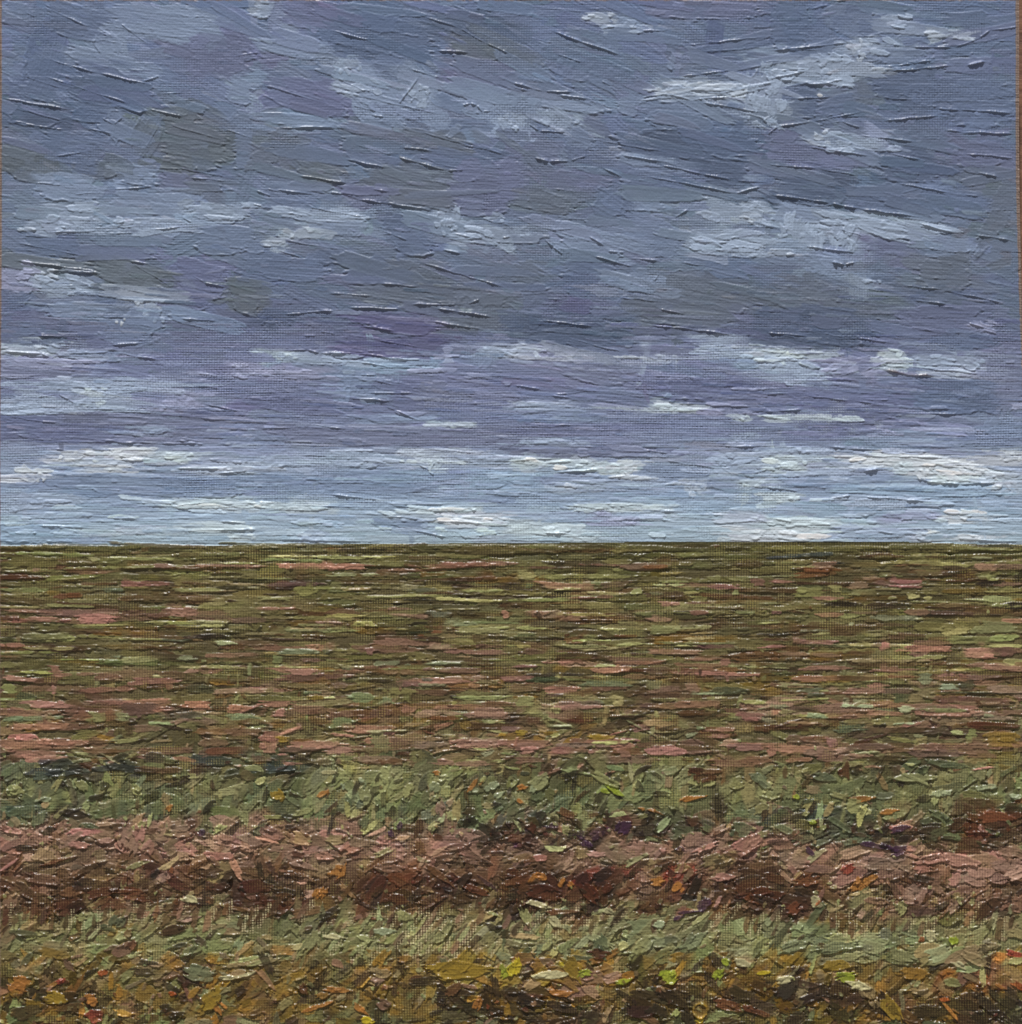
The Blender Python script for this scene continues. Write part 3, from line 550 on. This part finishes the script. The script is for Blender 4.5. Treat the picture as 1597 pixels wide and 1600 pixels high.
passage(800, 950, 1365, 1415, 'RBkrBk', 34, -40, sp=35)
passage(1160, 1290, 1375, 1420, 'BkBR', 20, 10, sp=25)
passage(0, 560, 1300, 1338, 'xPptx', 30, 0, sp=15)
passage(1290, 1597, 1330, 1370, 'pPxx', 30, -5, sp=12)
passage(700, 930, 1552, 1582, 'dkdHd', 34, 15, sp=20)
passage(1170, 1340, 1540, 1585, 'ddkdH', 40, -20, sp=30)
passage(1000, 1120, 1555, 1585, 'dkd', 18, 20, sp=20)
passage(1545, 1597, 1565, 1604, 'kdk', 12, 38, sp=6)
passage(1400, 1530, 1565, 1600, 'dBHd', 22, 10, sp=30)
passage(30, 110, 1555, 1590, 'dHd', 12, -10)
passage(700, 1000, 1495, 1535, 'yhhyt', 26, -25, sp=30)
passage(860, 960, 1525, 1550, 'hqxq', 10, 10, sp=30)
passage(1290, 1520, 1462, 1500, 'eEmtE', 26, -10)
# slanted dashes along the light strip
def dash(x, y, L, w, a, c, sc=True):
    fd(x, y, L, w, a, pick(c), rim=1.4, th=.8, edge=.1, dry=ru(.1, .5))
    if sc:
        n = int(L / 2); aa = math.radians(a)
        for k in range(7):
            t = (k / 6 - .5) * L * .9
            scrape(x + 7 + t * math.cos(aa), y + t * math.sin(aa), 9, 11, .9, peak=(172, 162, 128), valley=(82, 60, 42), ca=.8)
x = 10
while x < 1597:
    yb = 1428 if x < 520 else 1438
    if R() < .78:
        sl = -82 if x < 400 else (-58 if x < 1100 else ru(-80, -60))
        dash(x, yb + ru(-12, 14), ru(26, 46), ru(8, 12), sl + random.gauss(0, 6), 'bBqbbB', R() < .75)
    x += ru(12, 24)
for i in range(26):
    dash(ru(500, 800), ru(1430, 1490), ru(22, 40), ru(5, 8), -58 + random.gauss(0, 5), 'tqEe')

# notable dabs in the foreground: x y L W angle colour name
DB = """
30 1538 38 26 15 n orange;24 1553 24 14 60 h -;143 1563 26 18 -10 n orange;162 1519 20 12 -50 N orange;150 1588 38 20 -5 z red;97 1532 24 8 -20 z -;88 1560 40 18 10 y -;195 1482 60 16 -25 q -;128 1433 22 14 0 l pale green
298 1405 26 10 15 w cream;272 1452 44 15 -8 B dark brown;207 1475 34 16 -60 r -;185 1440 26 22 -60 M -;310 1520 50 26 10 m pale green;300 1485 40 16 -20 e -;335 1570 44 14 45 n orange;270 1553 20 8 10 N -;370 1525 50 6 -10 w -;370 1508 60 7 -10 t -;330 1560 40 22 -30 y -
62 1280 28 26 80 M green;70 1249 34 9 0 c mint;130 1228 26 20 60 l -;25 1235 26 16 30 l -;215 1235 24 16 30 l -;260 1250 22 18 -40 t -;265 1262 16 8 -30 n -;315 1302 18 12 20 v violet;125 1320 40 12 0 P pink;200 1310 50 30 90 x -;218 1303 30 14 90 P pink;365 1325 20 14 100 P -
335 1345 40 10 50 q -;310 1352 50 10 -30 b brown;70 1375 60 16 8 q -;90 1345 50 7 -15 R -;190 1392 60 8 2 R -;40 1325 44 10 8 k -;140 1290 40 8 5 f -
487 1467 48 17 -58 E pale green;433 1243 22 18 80 y -;570 1245 34 18 100 E -;565 1220 16 10 100 c mint;536 1228 10 10 0 c -;637 1235 36 10 -60 l pale green;680 1230 24 18 -40 m mint;693 1216 18 14 0 E -;682 1208 12 8 0 n orange;740 1225 40 8 -50 n -;770 1228 26 14 -20 c mint
780 1243 24 9 -30 c -;570 1285 30 12 -65 f -;690 1262 26 14 -85 x -;505 1240 30 10 -25 n -;475 1352 54 10 15 x -;470 1370 50 14 15 B dark brown;530 1360 34 22 -60 n orange;500 1395 30 16 -60 n -;610 1355 50 14 5 q -;650 1375 44 12 -30 R -
655 1325 30 22 50 b brown;625 1290 22 10 100 v -;612 1303 22 9 40 v violet;690 1370 60 9 35 b brown;725 1375 40 12 -50 k black;800 1365 30 14 0 R -;745 1390 50 12 20 r -;620 1403 44 14 15 R -;633 1432 30 14 20 l pale green;770 1412 34 12 -50 b -;770 1447 30 10 20 k -
600 1455 50 8 3 c -;520 1463 30 6 10 w -;690 1460 60 16 -50 E -;700 1508 40 14 50 f -;720 1515 90 24 0 y -;795 1516 34 18 -50 L yellow green;597 1520 40 14 0 t -;590 1532 22 8 0 x -;530 1547 50 8 3 n orange;500 1572 50 6 -20 n orange;562 1576 34 12 40 n orange
575 1594 20 8 10 Y -;748 1566 30 12 -65 n orange;710 1545 44 12 -40 b -;690 1558 28 20 30 k black;775 1545 50 12 75 k black;475 1545 30 16 50 R dark red;475 1550 20 8 30 b -;600 1570 30 16 20 q -
803 1513 30 20 80 Y yellow;845 1368 36 12 15 n orange;832 1373 22 8 -60 n -;892 1381 12 9 20 n -;878 1378 18 7 -60 n -;1028 1378 26 14 10 n orange;1058 1386 26 14 -5 n peach;948 1388 30 12 -30 R -;865 1290 40 12 8 v violet;830 1293 22 18 80 R dark red
915 1318 26 12 20 v violet;975 1293 34 20 -30 v violet;1063 1326 26 9 8 v violet;1100 1412 36 18 -30 v violet;1075 1425 50 5 -4 v -;1060 1433 26 6 -20 v -;1035 1331 22 9 5 P pink;845 1414 44 10 12 w -;865 1437 30 12 50 w cream;822 1432 44 16 60 l pale green;950 1424 20 9 30 w cream
1030 1444 26 9 15 c mint;940 1480 40 26 60 f -;935 1490 34 18 0 R -;1085 1470 50 18 -30 m -;895 1513 44 22 50 y -;880 1507 12 7 60 Y -;862 1523 50 9 -4 w cream;910 1520 20 12 -40 L -;875 1552 52 9 3 n orange;975 1533 28 9 -20 L yellow green
1045 1526 32 24 -20 L lime green;1122 1521 20 13 -70 L green;1133 1502 20 8 30 L -;1160 1505 30 8 20 w -;1195 1520 34 5 -8 Y -;1180 1580 60 9 20 r -;1140 1572 60 16 14 r dark red;1095 1595 20 8 -20 Y yellow;830 1563 60 20 12 k black;880 1573 60 16 15 k black;1050 1560 60 20 30 d -
1080 1247 50 7 -8 n peach;1015 1266 44 7 5 n orange;960 1234 34 10 35 L yellow green;950 1220 50 12 25 l -;845 1220 44 20 -30 E -;815 1230 20 6 -20 n -;812 1252 24 7 40 n -;1095 1223 60 10 5 l -;1150 1228 30 10 0 G -;1185 1215 40 12 30 M mint;1160 1297 44 24 10 f -
1170 1320 60 30 -30 p pink;1130 1370 40 12 -5 P pink;1185 1393 44 12 -8 R dark red;1190 1405 50 12 20 k black;880 1425 60 9 0 r -;850 1395 60 24 10 R -;920 1395 50 20 50 R -
1322 1527 32 17 -15 L lime green;1310 1508 46 14 0 y -;1270 1285 20 8 10 L -;1245 1246 12 9 30 L -;1355 1248 50 9 -6 n peach;1385 1268 40 8 -3 n peach;1335 1258 36 22 -15 l pale green;1405 1295 40 12 -10 v -;1470 1277 54 14 25 f -;1470 1240 40 12 -5 c mint;1480 1255 30 14 100 E -
1538 1297 34 9 25 P pink;1370 1322 60 10 8 v violet;1405 1330 30 16 -10 v violet;1265 1330 30 8 50 v violet;1325 1358 30 12 -30 z rose;1350 1380 54 14 -30 n orange;1260 1375 40 20 -20 r red brown;1500 1345 80 18 10 P pink;1450 1347 60 7 -5 P pink;1370 1408 44 10 10 q mauve
1410 1418 26 20 -40 l pale green;1498 1406 18 14 0 l pale green;1520 1405 14 20 0 l -;1275 1410 22 16 5 w cream;1278 1411 6 12 20 N -;1590 1415 30 20 60 q -;1550 1415 60 20 -30 B -;1490 1470 18 11 80 L yellow green;1440 1468 14 12 60 N orange;1455 1465 20 16 0 w -
1585 1490 34 8 10 z red;1310 1480 90 16 -4 m mint;1240 1478 60 18 -10 m -;1500 1508 26 7 30 w cream;1525 1500 60 18 25 t -;1562 1542 44 6 35 n orange;1590 1540 30 10 30 N red;1485 1580 60 6 50 n orange;1475 1562 24 6 -8 N orange;1360 1550 44 22 30 t -;1370 1570 22 20 60 t -;1390 1575 50 20 60 y -
1345 1540 40 7 15 w cream;1240 1420 30 20 -20 r red brown;1550 1575 70 16 35 k black;1430 1520 60 20 0 h -;1528 1550 20 18 0 k -;1225 1530 30 10 -10 w -;1460 1600 60 10 0 f -;1415 1310 40 8 -10 k black
1480 1195 80 12 5 f -;1290 1215 50 14 5 M mint;1195 1225 40 14 40 m -;1320 1205 30 20 80 R -;1430 1215 100 12 0 E -;1540 1230 60 10 -10 c -;1590 1245 30 10 -10 c -;1105 1205 60 14 0 R dark red;1100 1215 20 30 90 R -
100 1208 60 14 0 s -;115 1270 60 10 5 k black;1121 853 22 5 8 b -
"""
for t in DB.replace('\n', ';').split(';'):
    t = t.split(None, 6)
    if len(t) < 7: continue
    x, y, L, w, a = map(float, t[:5]); nm = t[6].strip()
    idn = name_id(nm) if nm != '-' and len(NAMED) < 96 else 0
    bright = t[5] in 'nNLYyPcwz'
    if t[5] in 'LYyw': L *= 1.3; w *= 1.35
    elif y > 1190: L *= 1.1; w *= 1.15
    fd(x, y, L, w, a, np.clip(np.array(PF[t[5]]) * (.84 if t[5] in 'nN' else .96) * ru(.93, 1.06), 0, 255), rim=ru(1.2, 2.2), dry=ru(0, .35), op=1, th=1.5, mix=.06 if bright else .15, idn=idn, edge=.22, rag=1.2,
       curv=ru(-.35, .35), taper=ru(0, .5), sv=.06, p=2.8, q=2.0, oil=.9)
    for k in range(1):
        fd(x + ru(-.3, .3) * L, y + ru(-.3, .3) * w, L * ru(.3, .7), w * ru(.25, .6), a + random.gauss(0, 18), np.clip(np.array(PF[t[5]]) * ru(.62, 1.0), 0, 255), rim=ru(1., 2.), dry=ru(0, .5), th=1., mix=.2, edge=.25, rag=1.2)
# loose curls and beads of thick paint over the field
for i in range(380):
    y = 868 + 735 * R(); x = ru(0, 1600); L = ru(8, 46 if y < 1180 else 26)
    a = math.radians(random.gauss(0, 3 if y < 1150 else 40))
    ridge([(x, y), (x + L * math.cos(a), y + L * math.sin(a))], h=ru(.35, .95), w=ru(1.0, 1.6), bead=.6)
# yellow ring
dab(1094, 1580, 26, 24, 20, (96, 74, 34), th=.8, rim=1.5, p=2, q=2)
ridge([(1094 + 10.5 * math.cos(k / 16 * 6.283), 1580 + 11.5 * math.sin(k / 16 * 6.283)) for k in range(17)], h=.9, w=2.2, bead=.1, tint=(166, 134, 56))
# crumbs of dark and wet paint in the dark-coloured passages
for i in range(500):
    y = random.choice([random.gauss(1300, 14), random.gauss(1395, 18), random.gauss(1560, 20), ru(900, 1600)]); x = ru(0, 1600)
    if y < 870: continue
    fd(x, y, ru(5, 16), ru(3, 8), ru(-80, 80), pick('BkRbtEqld'), th=.9, rim=1.6, oil=1)

# thin passages: tips of the threads carry a paler, yellower rub of paint
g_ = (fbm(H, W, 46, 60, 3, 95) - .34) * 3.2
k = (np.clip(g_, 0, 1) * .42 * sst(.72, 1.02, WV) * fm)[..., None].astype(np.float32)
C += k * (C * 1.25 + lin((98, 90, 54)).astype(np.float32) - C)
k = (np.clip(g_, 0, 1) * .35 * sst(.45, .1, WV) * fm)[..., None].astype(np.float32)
C *= 1 - k  # shade in the hollows of the weave, put into the pigment as darker colour
# the painted horizon: sky paint is wiped back to a clean, slightly uneven line
# ------------------------------------------------------------------ finish height
def blur(a, n=1):
    for _ in range(n):
        b = a.copy(); b[1:-1] = (a[:-2] + 2 * a[1:-1] + a[2:]) * .25; c = b.copy()
        c[:, 1:-1] = (b[:, :-2] + 2 * b[:, 1:-1] + b[:, 2:]) * .25; a = c
    return a
big = Z
for _ in range(3):
    big = blur(big, 12)
Z = Z - big * .8
Z = np.clip(Z, -3, 6)
Z = blur(Z, 1)
Z += ZR
hair = (noise(H, W, 1.3, 26, 71) - .5) * (.10 + .34 * sst(480, 640, YY)) * (YY < HOR)
grain = (noise(H, W, 2.2, 2.2, 72) - .5) * .35
Z = np.where(fm, Z * (.8 + .5 * sst(1080, 1300, YY)), Z)
Z += (WV - .5) * np.clip(S, 0, 1) * .95 * (.55 + .9 * fbm(H, W, 24, 30, 2, 77)) + hair * .8 + grain * (.5 + .6 * (YY > HOR))
# mix of the pigments: stronger darks and purer colour in the field, closer values in the sky
lum = np.maximum(C @ np.array([.3, .6, .1], np.float32), .003)
kf = .93 * np.clip(lum / .10, .3, 1.3) ** .16
ks = np.clip(lum / .19, .5, 2) ** (-.12 * sst(560, 420, YY))
kk_ = np.where(fm, kf, ks)[..., None]
sat = np.where(fm, 1.05, 1.0)[..., None]
C = np.maximum((lum[..., None] + (C - lum[..., None]) * sat) * kk_, .003).astype(np.float32)
# bare linen at the very rim of the sheet
XL = 2.5 - 2.5 * sst(350, 700, YY) + .7 * (noise(H, W, 5, 30, 81) - .5)
XR = 1592.5 + 8 * sst(200, 720, YY)
rimm = np.clip(np.maximum(sst(XL + 1.5, XL - .5, XX), np.maximum(sst(XR - 2.5, XR - .5, XX + 2 * (noise(H, W, 5, 5, 82) - .5)), sst(2.2, .2, YY + 2 * (noise(H, W, 5, 5, 83) - .5)) * .8)), 0, 1)
C += rimm[..., None] * (lin((128, 112, 104)).astype(np.float32) * (.45 + .7 * WV[..., None]) - C)
C = np.clip(C, .004, .85)

# ================================================================== scene objects
scn = bpy.context.scene
COL = scn.collection
def link(name, data, parent=None, **props):
    o = bpy.data.objects.new(name, data); COL.objects.link(o)
    if parent: o.parent = parent
    for k, v in props.items(): o[k] = v
    return o
def node_mat(name):
    m = bpy.data.materials.new(name); m.use_nodes = True
    return m, m.node_tree, m.node_tree.nodes['Principled BSDF']

def paint_mat():
    m, nt, b = node_mat('oil_paint')
    at = nt.nodes.new('ShaderNodeAttribute'); at.attribute_name = 'pigment'
    ao = nt.nodes.new('ShaderNodeAttribute'); ao.attribute_name = 'oil'
    mr = nt.nodes.new('ShaderNodeMapRange'); mr.inputs['To Min'].default_value = .50; mr.inputs['To Max'].default_value = .28
    nt.links.new(at.outputs['Color'], b.inputs['Base Color'])
    nt.links.new(ao.outputs['Fac'], mr.inputs['Value']); nt.links.new(mr.outputs[0], b.inputs['Roughness'])
    tc = nt.nodes.new('ShaderNodeTexCoord'); nz = nt.nodes.new('ShaderNodeTexNoise')
    nz.inputs['Scale'].default_value = 1400; nz.inputs['Detail'].default_value = 2
    bp = nt.nodes.new('ShaderNodeBump'); bp.inputs['Strength'].default_value = .25; bp.inputs['Distance'].default_value = .0001
    nt.links.new(tc.outputs['Object'], nz.inputs['Vector']); nt.links.new(nz.outputs['Fac'], bp.inputs['Height'])
    nt.links.new(bp.outputs['Normal'], b.inputs['Normal'])
    b.inputs['Specular IOR Level'].default_value = .30
    return m
PM = paint_mat()
# sheet coordinates -> metres; painting hangs upright facing -Y, centre at (0, 0, 1.5)
CX, CY, CZ = 798.5, 800, 1.5
xs = XX.copy()
m_ = (XX > 1580); xs = np.where(m_, 1580 + (XX - 1580) * (XR - 1580) / (GW - 1580), XX)
VX = (xs - CX) * U
VZ = -(YY - CY) * U
VY = -Z * U * 1.5
REG = np.zeros((GH, GW), np.int16)
hc = HOR[:-1, :-1] + 1.2 * (noise(GH, GW, 3, 9, 91) - .5)
yc = YY[:-1, :-1]
def wav(y, s, a=26): return y + a * (noise(GH, GW, 9, 40, s) - .5) + a * .5 * (noise(GH, GW, 5, 14, s + 1) - .5)
REG[:] = 1                                           # overcast upper sky
REG[yc > wav(535, 101, 40)] = 2                      # banded lower sky
REG[yc > wav(770, 103, 20)] = 3                      # bright sky at the horizon
REG[yc > hc] = 11
for k, (y, s) in enumerate([(1050, 111), (1198, 113), (1292, 115), (1362, 117), (1432, 119), (1500, 121)]):
    REG[yc > wav(y, s, 20)] = 12 + k
idc = ID[:-1, :-1]
REG = np.where((idc >= 200) & (yc > hc), idc, np.where((idc > 100) & (idc < 200) & (yc < hc), idc, REG))

def part(name, code, parent, label=None):
    msk = REG == code
    n = int(msk.sum())
    if n < 25: return None
    r, c = np.nonzero(msk)
    v00 = r * W + c
    q = np.stack([v00, v00 + W, v00 + W + 1, v00 + 1], 1).astype(np.int64)
    flag = np.zeros(H * W, bool); flag[q.ravel()] = True
    idx = np.nonzero(flag)[0]
    mp = np.zeros(H * W, np.int32); mp[idx] = np.arange(len(idx))
    f = mp[q].astype(np.int32)
    me = bpy.data.meshes.new(name)
    me.vertices.add(len(idx)); me.loops.add(len(f) * 4); me.polygons.add(len(f))
    co = np.stack([VX.ravel()[idx], VY.ravel()[idx], VZ.ravel()[idx]], 1).astype(np.float32)
    me.vertices.foreach_set('co', co.ravel())
    me.loops.foreach_set('vertex_index', f.ravel())
    me.polygons.foreach_set('loop_start', np.arange(0, len(f) * 4, 4, dtype=np.int32))
    me.polygons.foreach_set('use_smooth', np.ones(len(f), bool))
    me.update(calc_edges=True)
    a = me.attributes.new('pigment', 'FLOAT_COLOR', 'POINT')
    cc = np.ones((len(idx), 4), np.float32); cc[:, :3] = C.reshape(-1, 3)[idx]
    a.data.foreach_set('color', cc.ravel())
    a = me.attributes.new('oil', 'FLOAT', 'POINT'); a.data.foreach_set('value', G.ravel()[idx].astype(np.float32))
    me.materials.append(PM)
    o = link(name, me, parent)
    if label: o['label'] = label
    return o

root = link('oil_painting', None)
root.location = (0, 0, CZ)
root['label'] = 'square oil painting of a brown green field under a grey cloudy sky, on canvas'
root['category'] = 'painting'
sky = part('painted_sky', 1, root, 'slate blue overcast upper sky in knife strokes')
part('cloud_band', 2, sky, 'violet and pale streaks of low cloud')
part('horizon_glow', 3, sky, 'pale blue strip of sky just over the horizon')
for k in named_cloud:
    part('cloud', k, sky, 'pale cloud laid in thick paint')
field = part('painted_field', 11, root, 'far green field in thin level strokes')
part('furrow_band', 12, field, 'field strip of green, brown and pink strokes')
part('grass_band', 13, field, 'sage green strip of slanted dabs')
part('stubble_band', 14, field, 'dusty pink strip of stubble')
part('soil_band', 15, field, 'dark red brown strip of soil')
part('grass_band', 16, field, 'pale sage strip with slanted brown dashes')
part('foreground_band', 17, field, 'ochre and olive foreground with orange and lime dabs')
for k, c in NAMED.items():
    part('paint_dab', k, field, c + ' dab of thick paint')

# canvas body behind the paint: a folded sheet of linen over a panel, with depth
def linen_mat():
    m, nt, b = node_mat('raw_linen')
    tc = nt.nodes.new('ShaderNodeTexCoord'); w1 = nt.nodes.new('ShaderNodeTexWave'); w2 = nt.nodes.new('ShaderNodeTexWave')
    w2.bands_direction = 'Z'
    for w in (w1, w2): w.inputs['Scale'].default_value = 130; w.inputs['Distortion'].default_value = .6; nt.links.new(tc.outputs['Object'], w.inputs['Vector'])
    mx = nt.nodes.new('ShaderNodeMath'); mx.operation = 'MULTIPLY'; nt.links.new(w1.outputs['Fac'], mx.inputs[0]); nt.links.new(w2.outputs['Fac'], mx.inputs[1])
    cr = nt.nodes.new('ShaderNodeValToRGB'); cr.color_ramp.elements[0].color = (.12, .09, .06, 1); cr.color_ramp.elements[1].color = (.32, .26, .19, 1)
    nt.links.new(mx.outputs[0], cr.inputs[0]); nt.links.new(cr.outputs[0], b.inputs['Base Color']); b.inputs['Roughness'].default_value = .95
    return m
def wood_mat(name, c0, c1, sc=(3, 3, 40)):
    m, nt, b = node_mat(name)
    tc = nt.nodes.new('ShaderNodeTexCoord'); mp = nt.nodes.new('ShaderNodeMapping'); mp.inputs['Scale'].default_value = sc
    nz = nt.nodes.new('ShaderNodeTexNoise'); nz.inputs['Scale'].default_value = 6; nz.inputs['Detail'].default_value = 8; nz.inputs['Distortion'].default_value = .6
    cr = nt.nodes.new('ShaderNodeValToRGB'); cr.color_ramp.elements[0].color = (*c0, 1); cr.color_ramp.elements[1].color = (*c1, 1)
    cr.color_ramp.elements[0].position = .3; cr.color_ramp.elements[1].position = .7
    bp = nt.nodes.new('ShaderNodeBump'); bp.inputs['Strength'].default_value = .3; bp.inputs['Distance'].default_value = .002
    for a_, b_ in ((tc.outputs['Object'], mp.inputs[0]), (mp.outputs[0], nz.inputs['Vector']), (nz.outputs['Fac'], cr.inputs[0]), (cr.outputs[0], b.inputs['Base Color']), (nz.outputs['Fac'], bp.inputs['Height']), (bp.outputs[0], b.inputs['Normal'])):
        nt.links.new(a_, b_)
    b.inputs['Roughness'].default_value = .6
    return m
def boxmesh(name, boxes, mat, parent=None, bev=0.002, **props):
    import bmesh
    bm = bmesh.new()
    for (cx, cy, cz, sx, sy, sz) in boxes:
        r = bmesh.ops.create_cube(bm, size=1)
        for v in r['verts']: v.co.x = cx + v.co.x * sx; v.co.y = cy + v.co.y * sy; v.co.z = cz + v.co.z * sz
    if bev: bmesh.ops.bevel(bm, geom=list(bm.edges), offset=bev, segments=2, affect='EDGES')
    me = bpy.data.meshes.new(name); bm.to_mesh(me); bm.free(); me.materials.append(mat)
    return link(name, me, parent, **props)
LM = linen_mat()
EDG = []
# body outline follows the sheet's edge
import bmesh
bm = bmesh.new()
rim_pts = [(0, y) for y in range(0, GH + 1, 40)] + [(x, GH) for x in range(40, GW, 40)] + [(GW, y) for y in range(GH, -1, -40)] + [(x, 0) for x in range(GW - 40, 0, -40)]
fr, bk = [], []
for x, y in rim_pts:
    X = VX[y, x]; ZZ = VZ[y, x]
    fr.append(bm.verts.new((X, .0012, ZZ))); bk.append(bm.verts.new((X * .9995, .020, ZZ * .9995)))
n = len(fr)
bm.faces.new(fr); bm.faces.new(bk[::-1])
for i in range(n): bm.faces.new((fr[i], bk[i], bk[(i + 1) % n], fr[(i + 1) % n]))
bmesh.ops.recalc_face_normals(bm, faces=bm.faces)
me = bpy.data.meshes.new('canvas'); bm.to_mesh(me); bm.free(); me.materials.append(LM)
link('canvas', me, root)

# wooden board wall the canvas hangs on
WM = wood_mat('brown_board', lin((92, 64, 48)), lin((128, 92, 68)))
wall = link('wooden_wall', None); wall.location = (0, .0, 0)
wall['label'] = 'brown wooden board wall seen as a thin strip along the right edge of the canvas'; wall['category'] = 'wall'
rb = random.Random(4)
for k in range(5):
    boxmesh('board', [(0, .022 + .011 + rb.uniform(0, .001), .3 + k * .6, 3.6, .022, .596)], WM, wall, bev=.003)
boxmesh('post', [(s * 1.5, .085, 1.5, .08, .08, 3.0) for s in (-1,)], WM, wall, bev=.004)
boxmesh('post', [(s * 1.5, .085, 1.5, .08, .08, 3.0) for s in (1,)], WM, wall, bev=.004)
# ground
gm, nt, b = node_mat('ground')
tc = nt.nodes.new('ShaderNodeTexCoord'); nz = nt.nodes.new('ShaderNodeTexNoise'); nz.inputs['Scale'].default_value = 3; nz.inputs['Detail'].default_value = 10
cr = nt.nodes.new('ShaderNodeValToRGB'); cr.color_ramp.elements[0].color = (.16, .15, .13, 1); cr.color_ramp.elements[1].color = (.30, .28, .25, 1)
nt.links.new(tc.outputs['Object'], nz.inputs['Vector']); nt.links.new(nz.outputs['Fac'], cr.inputs[0]); nt.links.new(cr.outputs[0], b.inputs['Base Color']); b.inputs['Roughness'].default_value = .9
me = bpy.data.meshes.new('ground'); g = 400
me.from_pydata([(-g, -g, 0), (g, -g, 0), (g, g, 0), (-g, g, 0)], [], [(0, 1, 2, 3)]); me.materials.append(gm)
link('ground', me, kind='structure')

# ------------------------------------------------------------------ light
EL, AZ = 65, 12          # sun elevation; azimuth from straight in front of the canvas, towards the left
w = bpy.data.worlds.new('World'); scn.world = w; w.use_nodes = True
nt = w.node_tree; bg = nt.nodes['Background']
sk = nt.nodes.new('ShaderNodeTexSky'); sk.sky_type = 'NISHITA'; sk.sun_disc = False
sk.sun_elevation = math.radians(EL); sk.sun_rotation = math.radians(180 + AZ)
sk.dust_density = 4; sk.air_density = .7
nt.links.new(sk.outputs[0], bg.inputs[0]); bg.inputs[1].default_value = .05
sl = bpy.data.lights.new('sun', 'SUN'); sl.energy = 4.6; sl.angle = math.radians(1.5); sl.color = (1, .975, .94)
so = bpy.data.objects.new('sun', sl); COL.objects.link(so)
so.rotation_euler = (math.radians(-(90 - EL)) * -1 * -1, 0, 0)
from mathutils import Vector
d = Vector((-math.sin(math.radians(AZ)) * math.cos(math.radians(EL)), -math.cos(math.radians(AZ)) * math.cos(math.radians(EL)), math.sin(math.radians(EL))))
so.rotation_euler = d.to_track_quat('Z', 'Y').to_euler()

# ------------------------------------------------------------------ camera
cam = bpy.data.cameras.new('camera'); co = bpy.data.objects.new('camera', cam); COL.objects.link(co)
DIST = 1.2
co.location = (0, -DIST, CZ); co.rotation_euler = (math.radians(90), 0, 0)
cam.sensor_fit = 'VERTICAL'; cam.sensor_height = 24
cam.lens = 24 * DIST / (1600 * U)
cam.clip_start = .01; cam.clip_end = 2000
scn.camera = co
scn.view_settings.view_transform = 'Standard'; scn.view_settings.look = 'None'
scn.view_settings.exposure = .10; scn.view_settings.gamma = 1
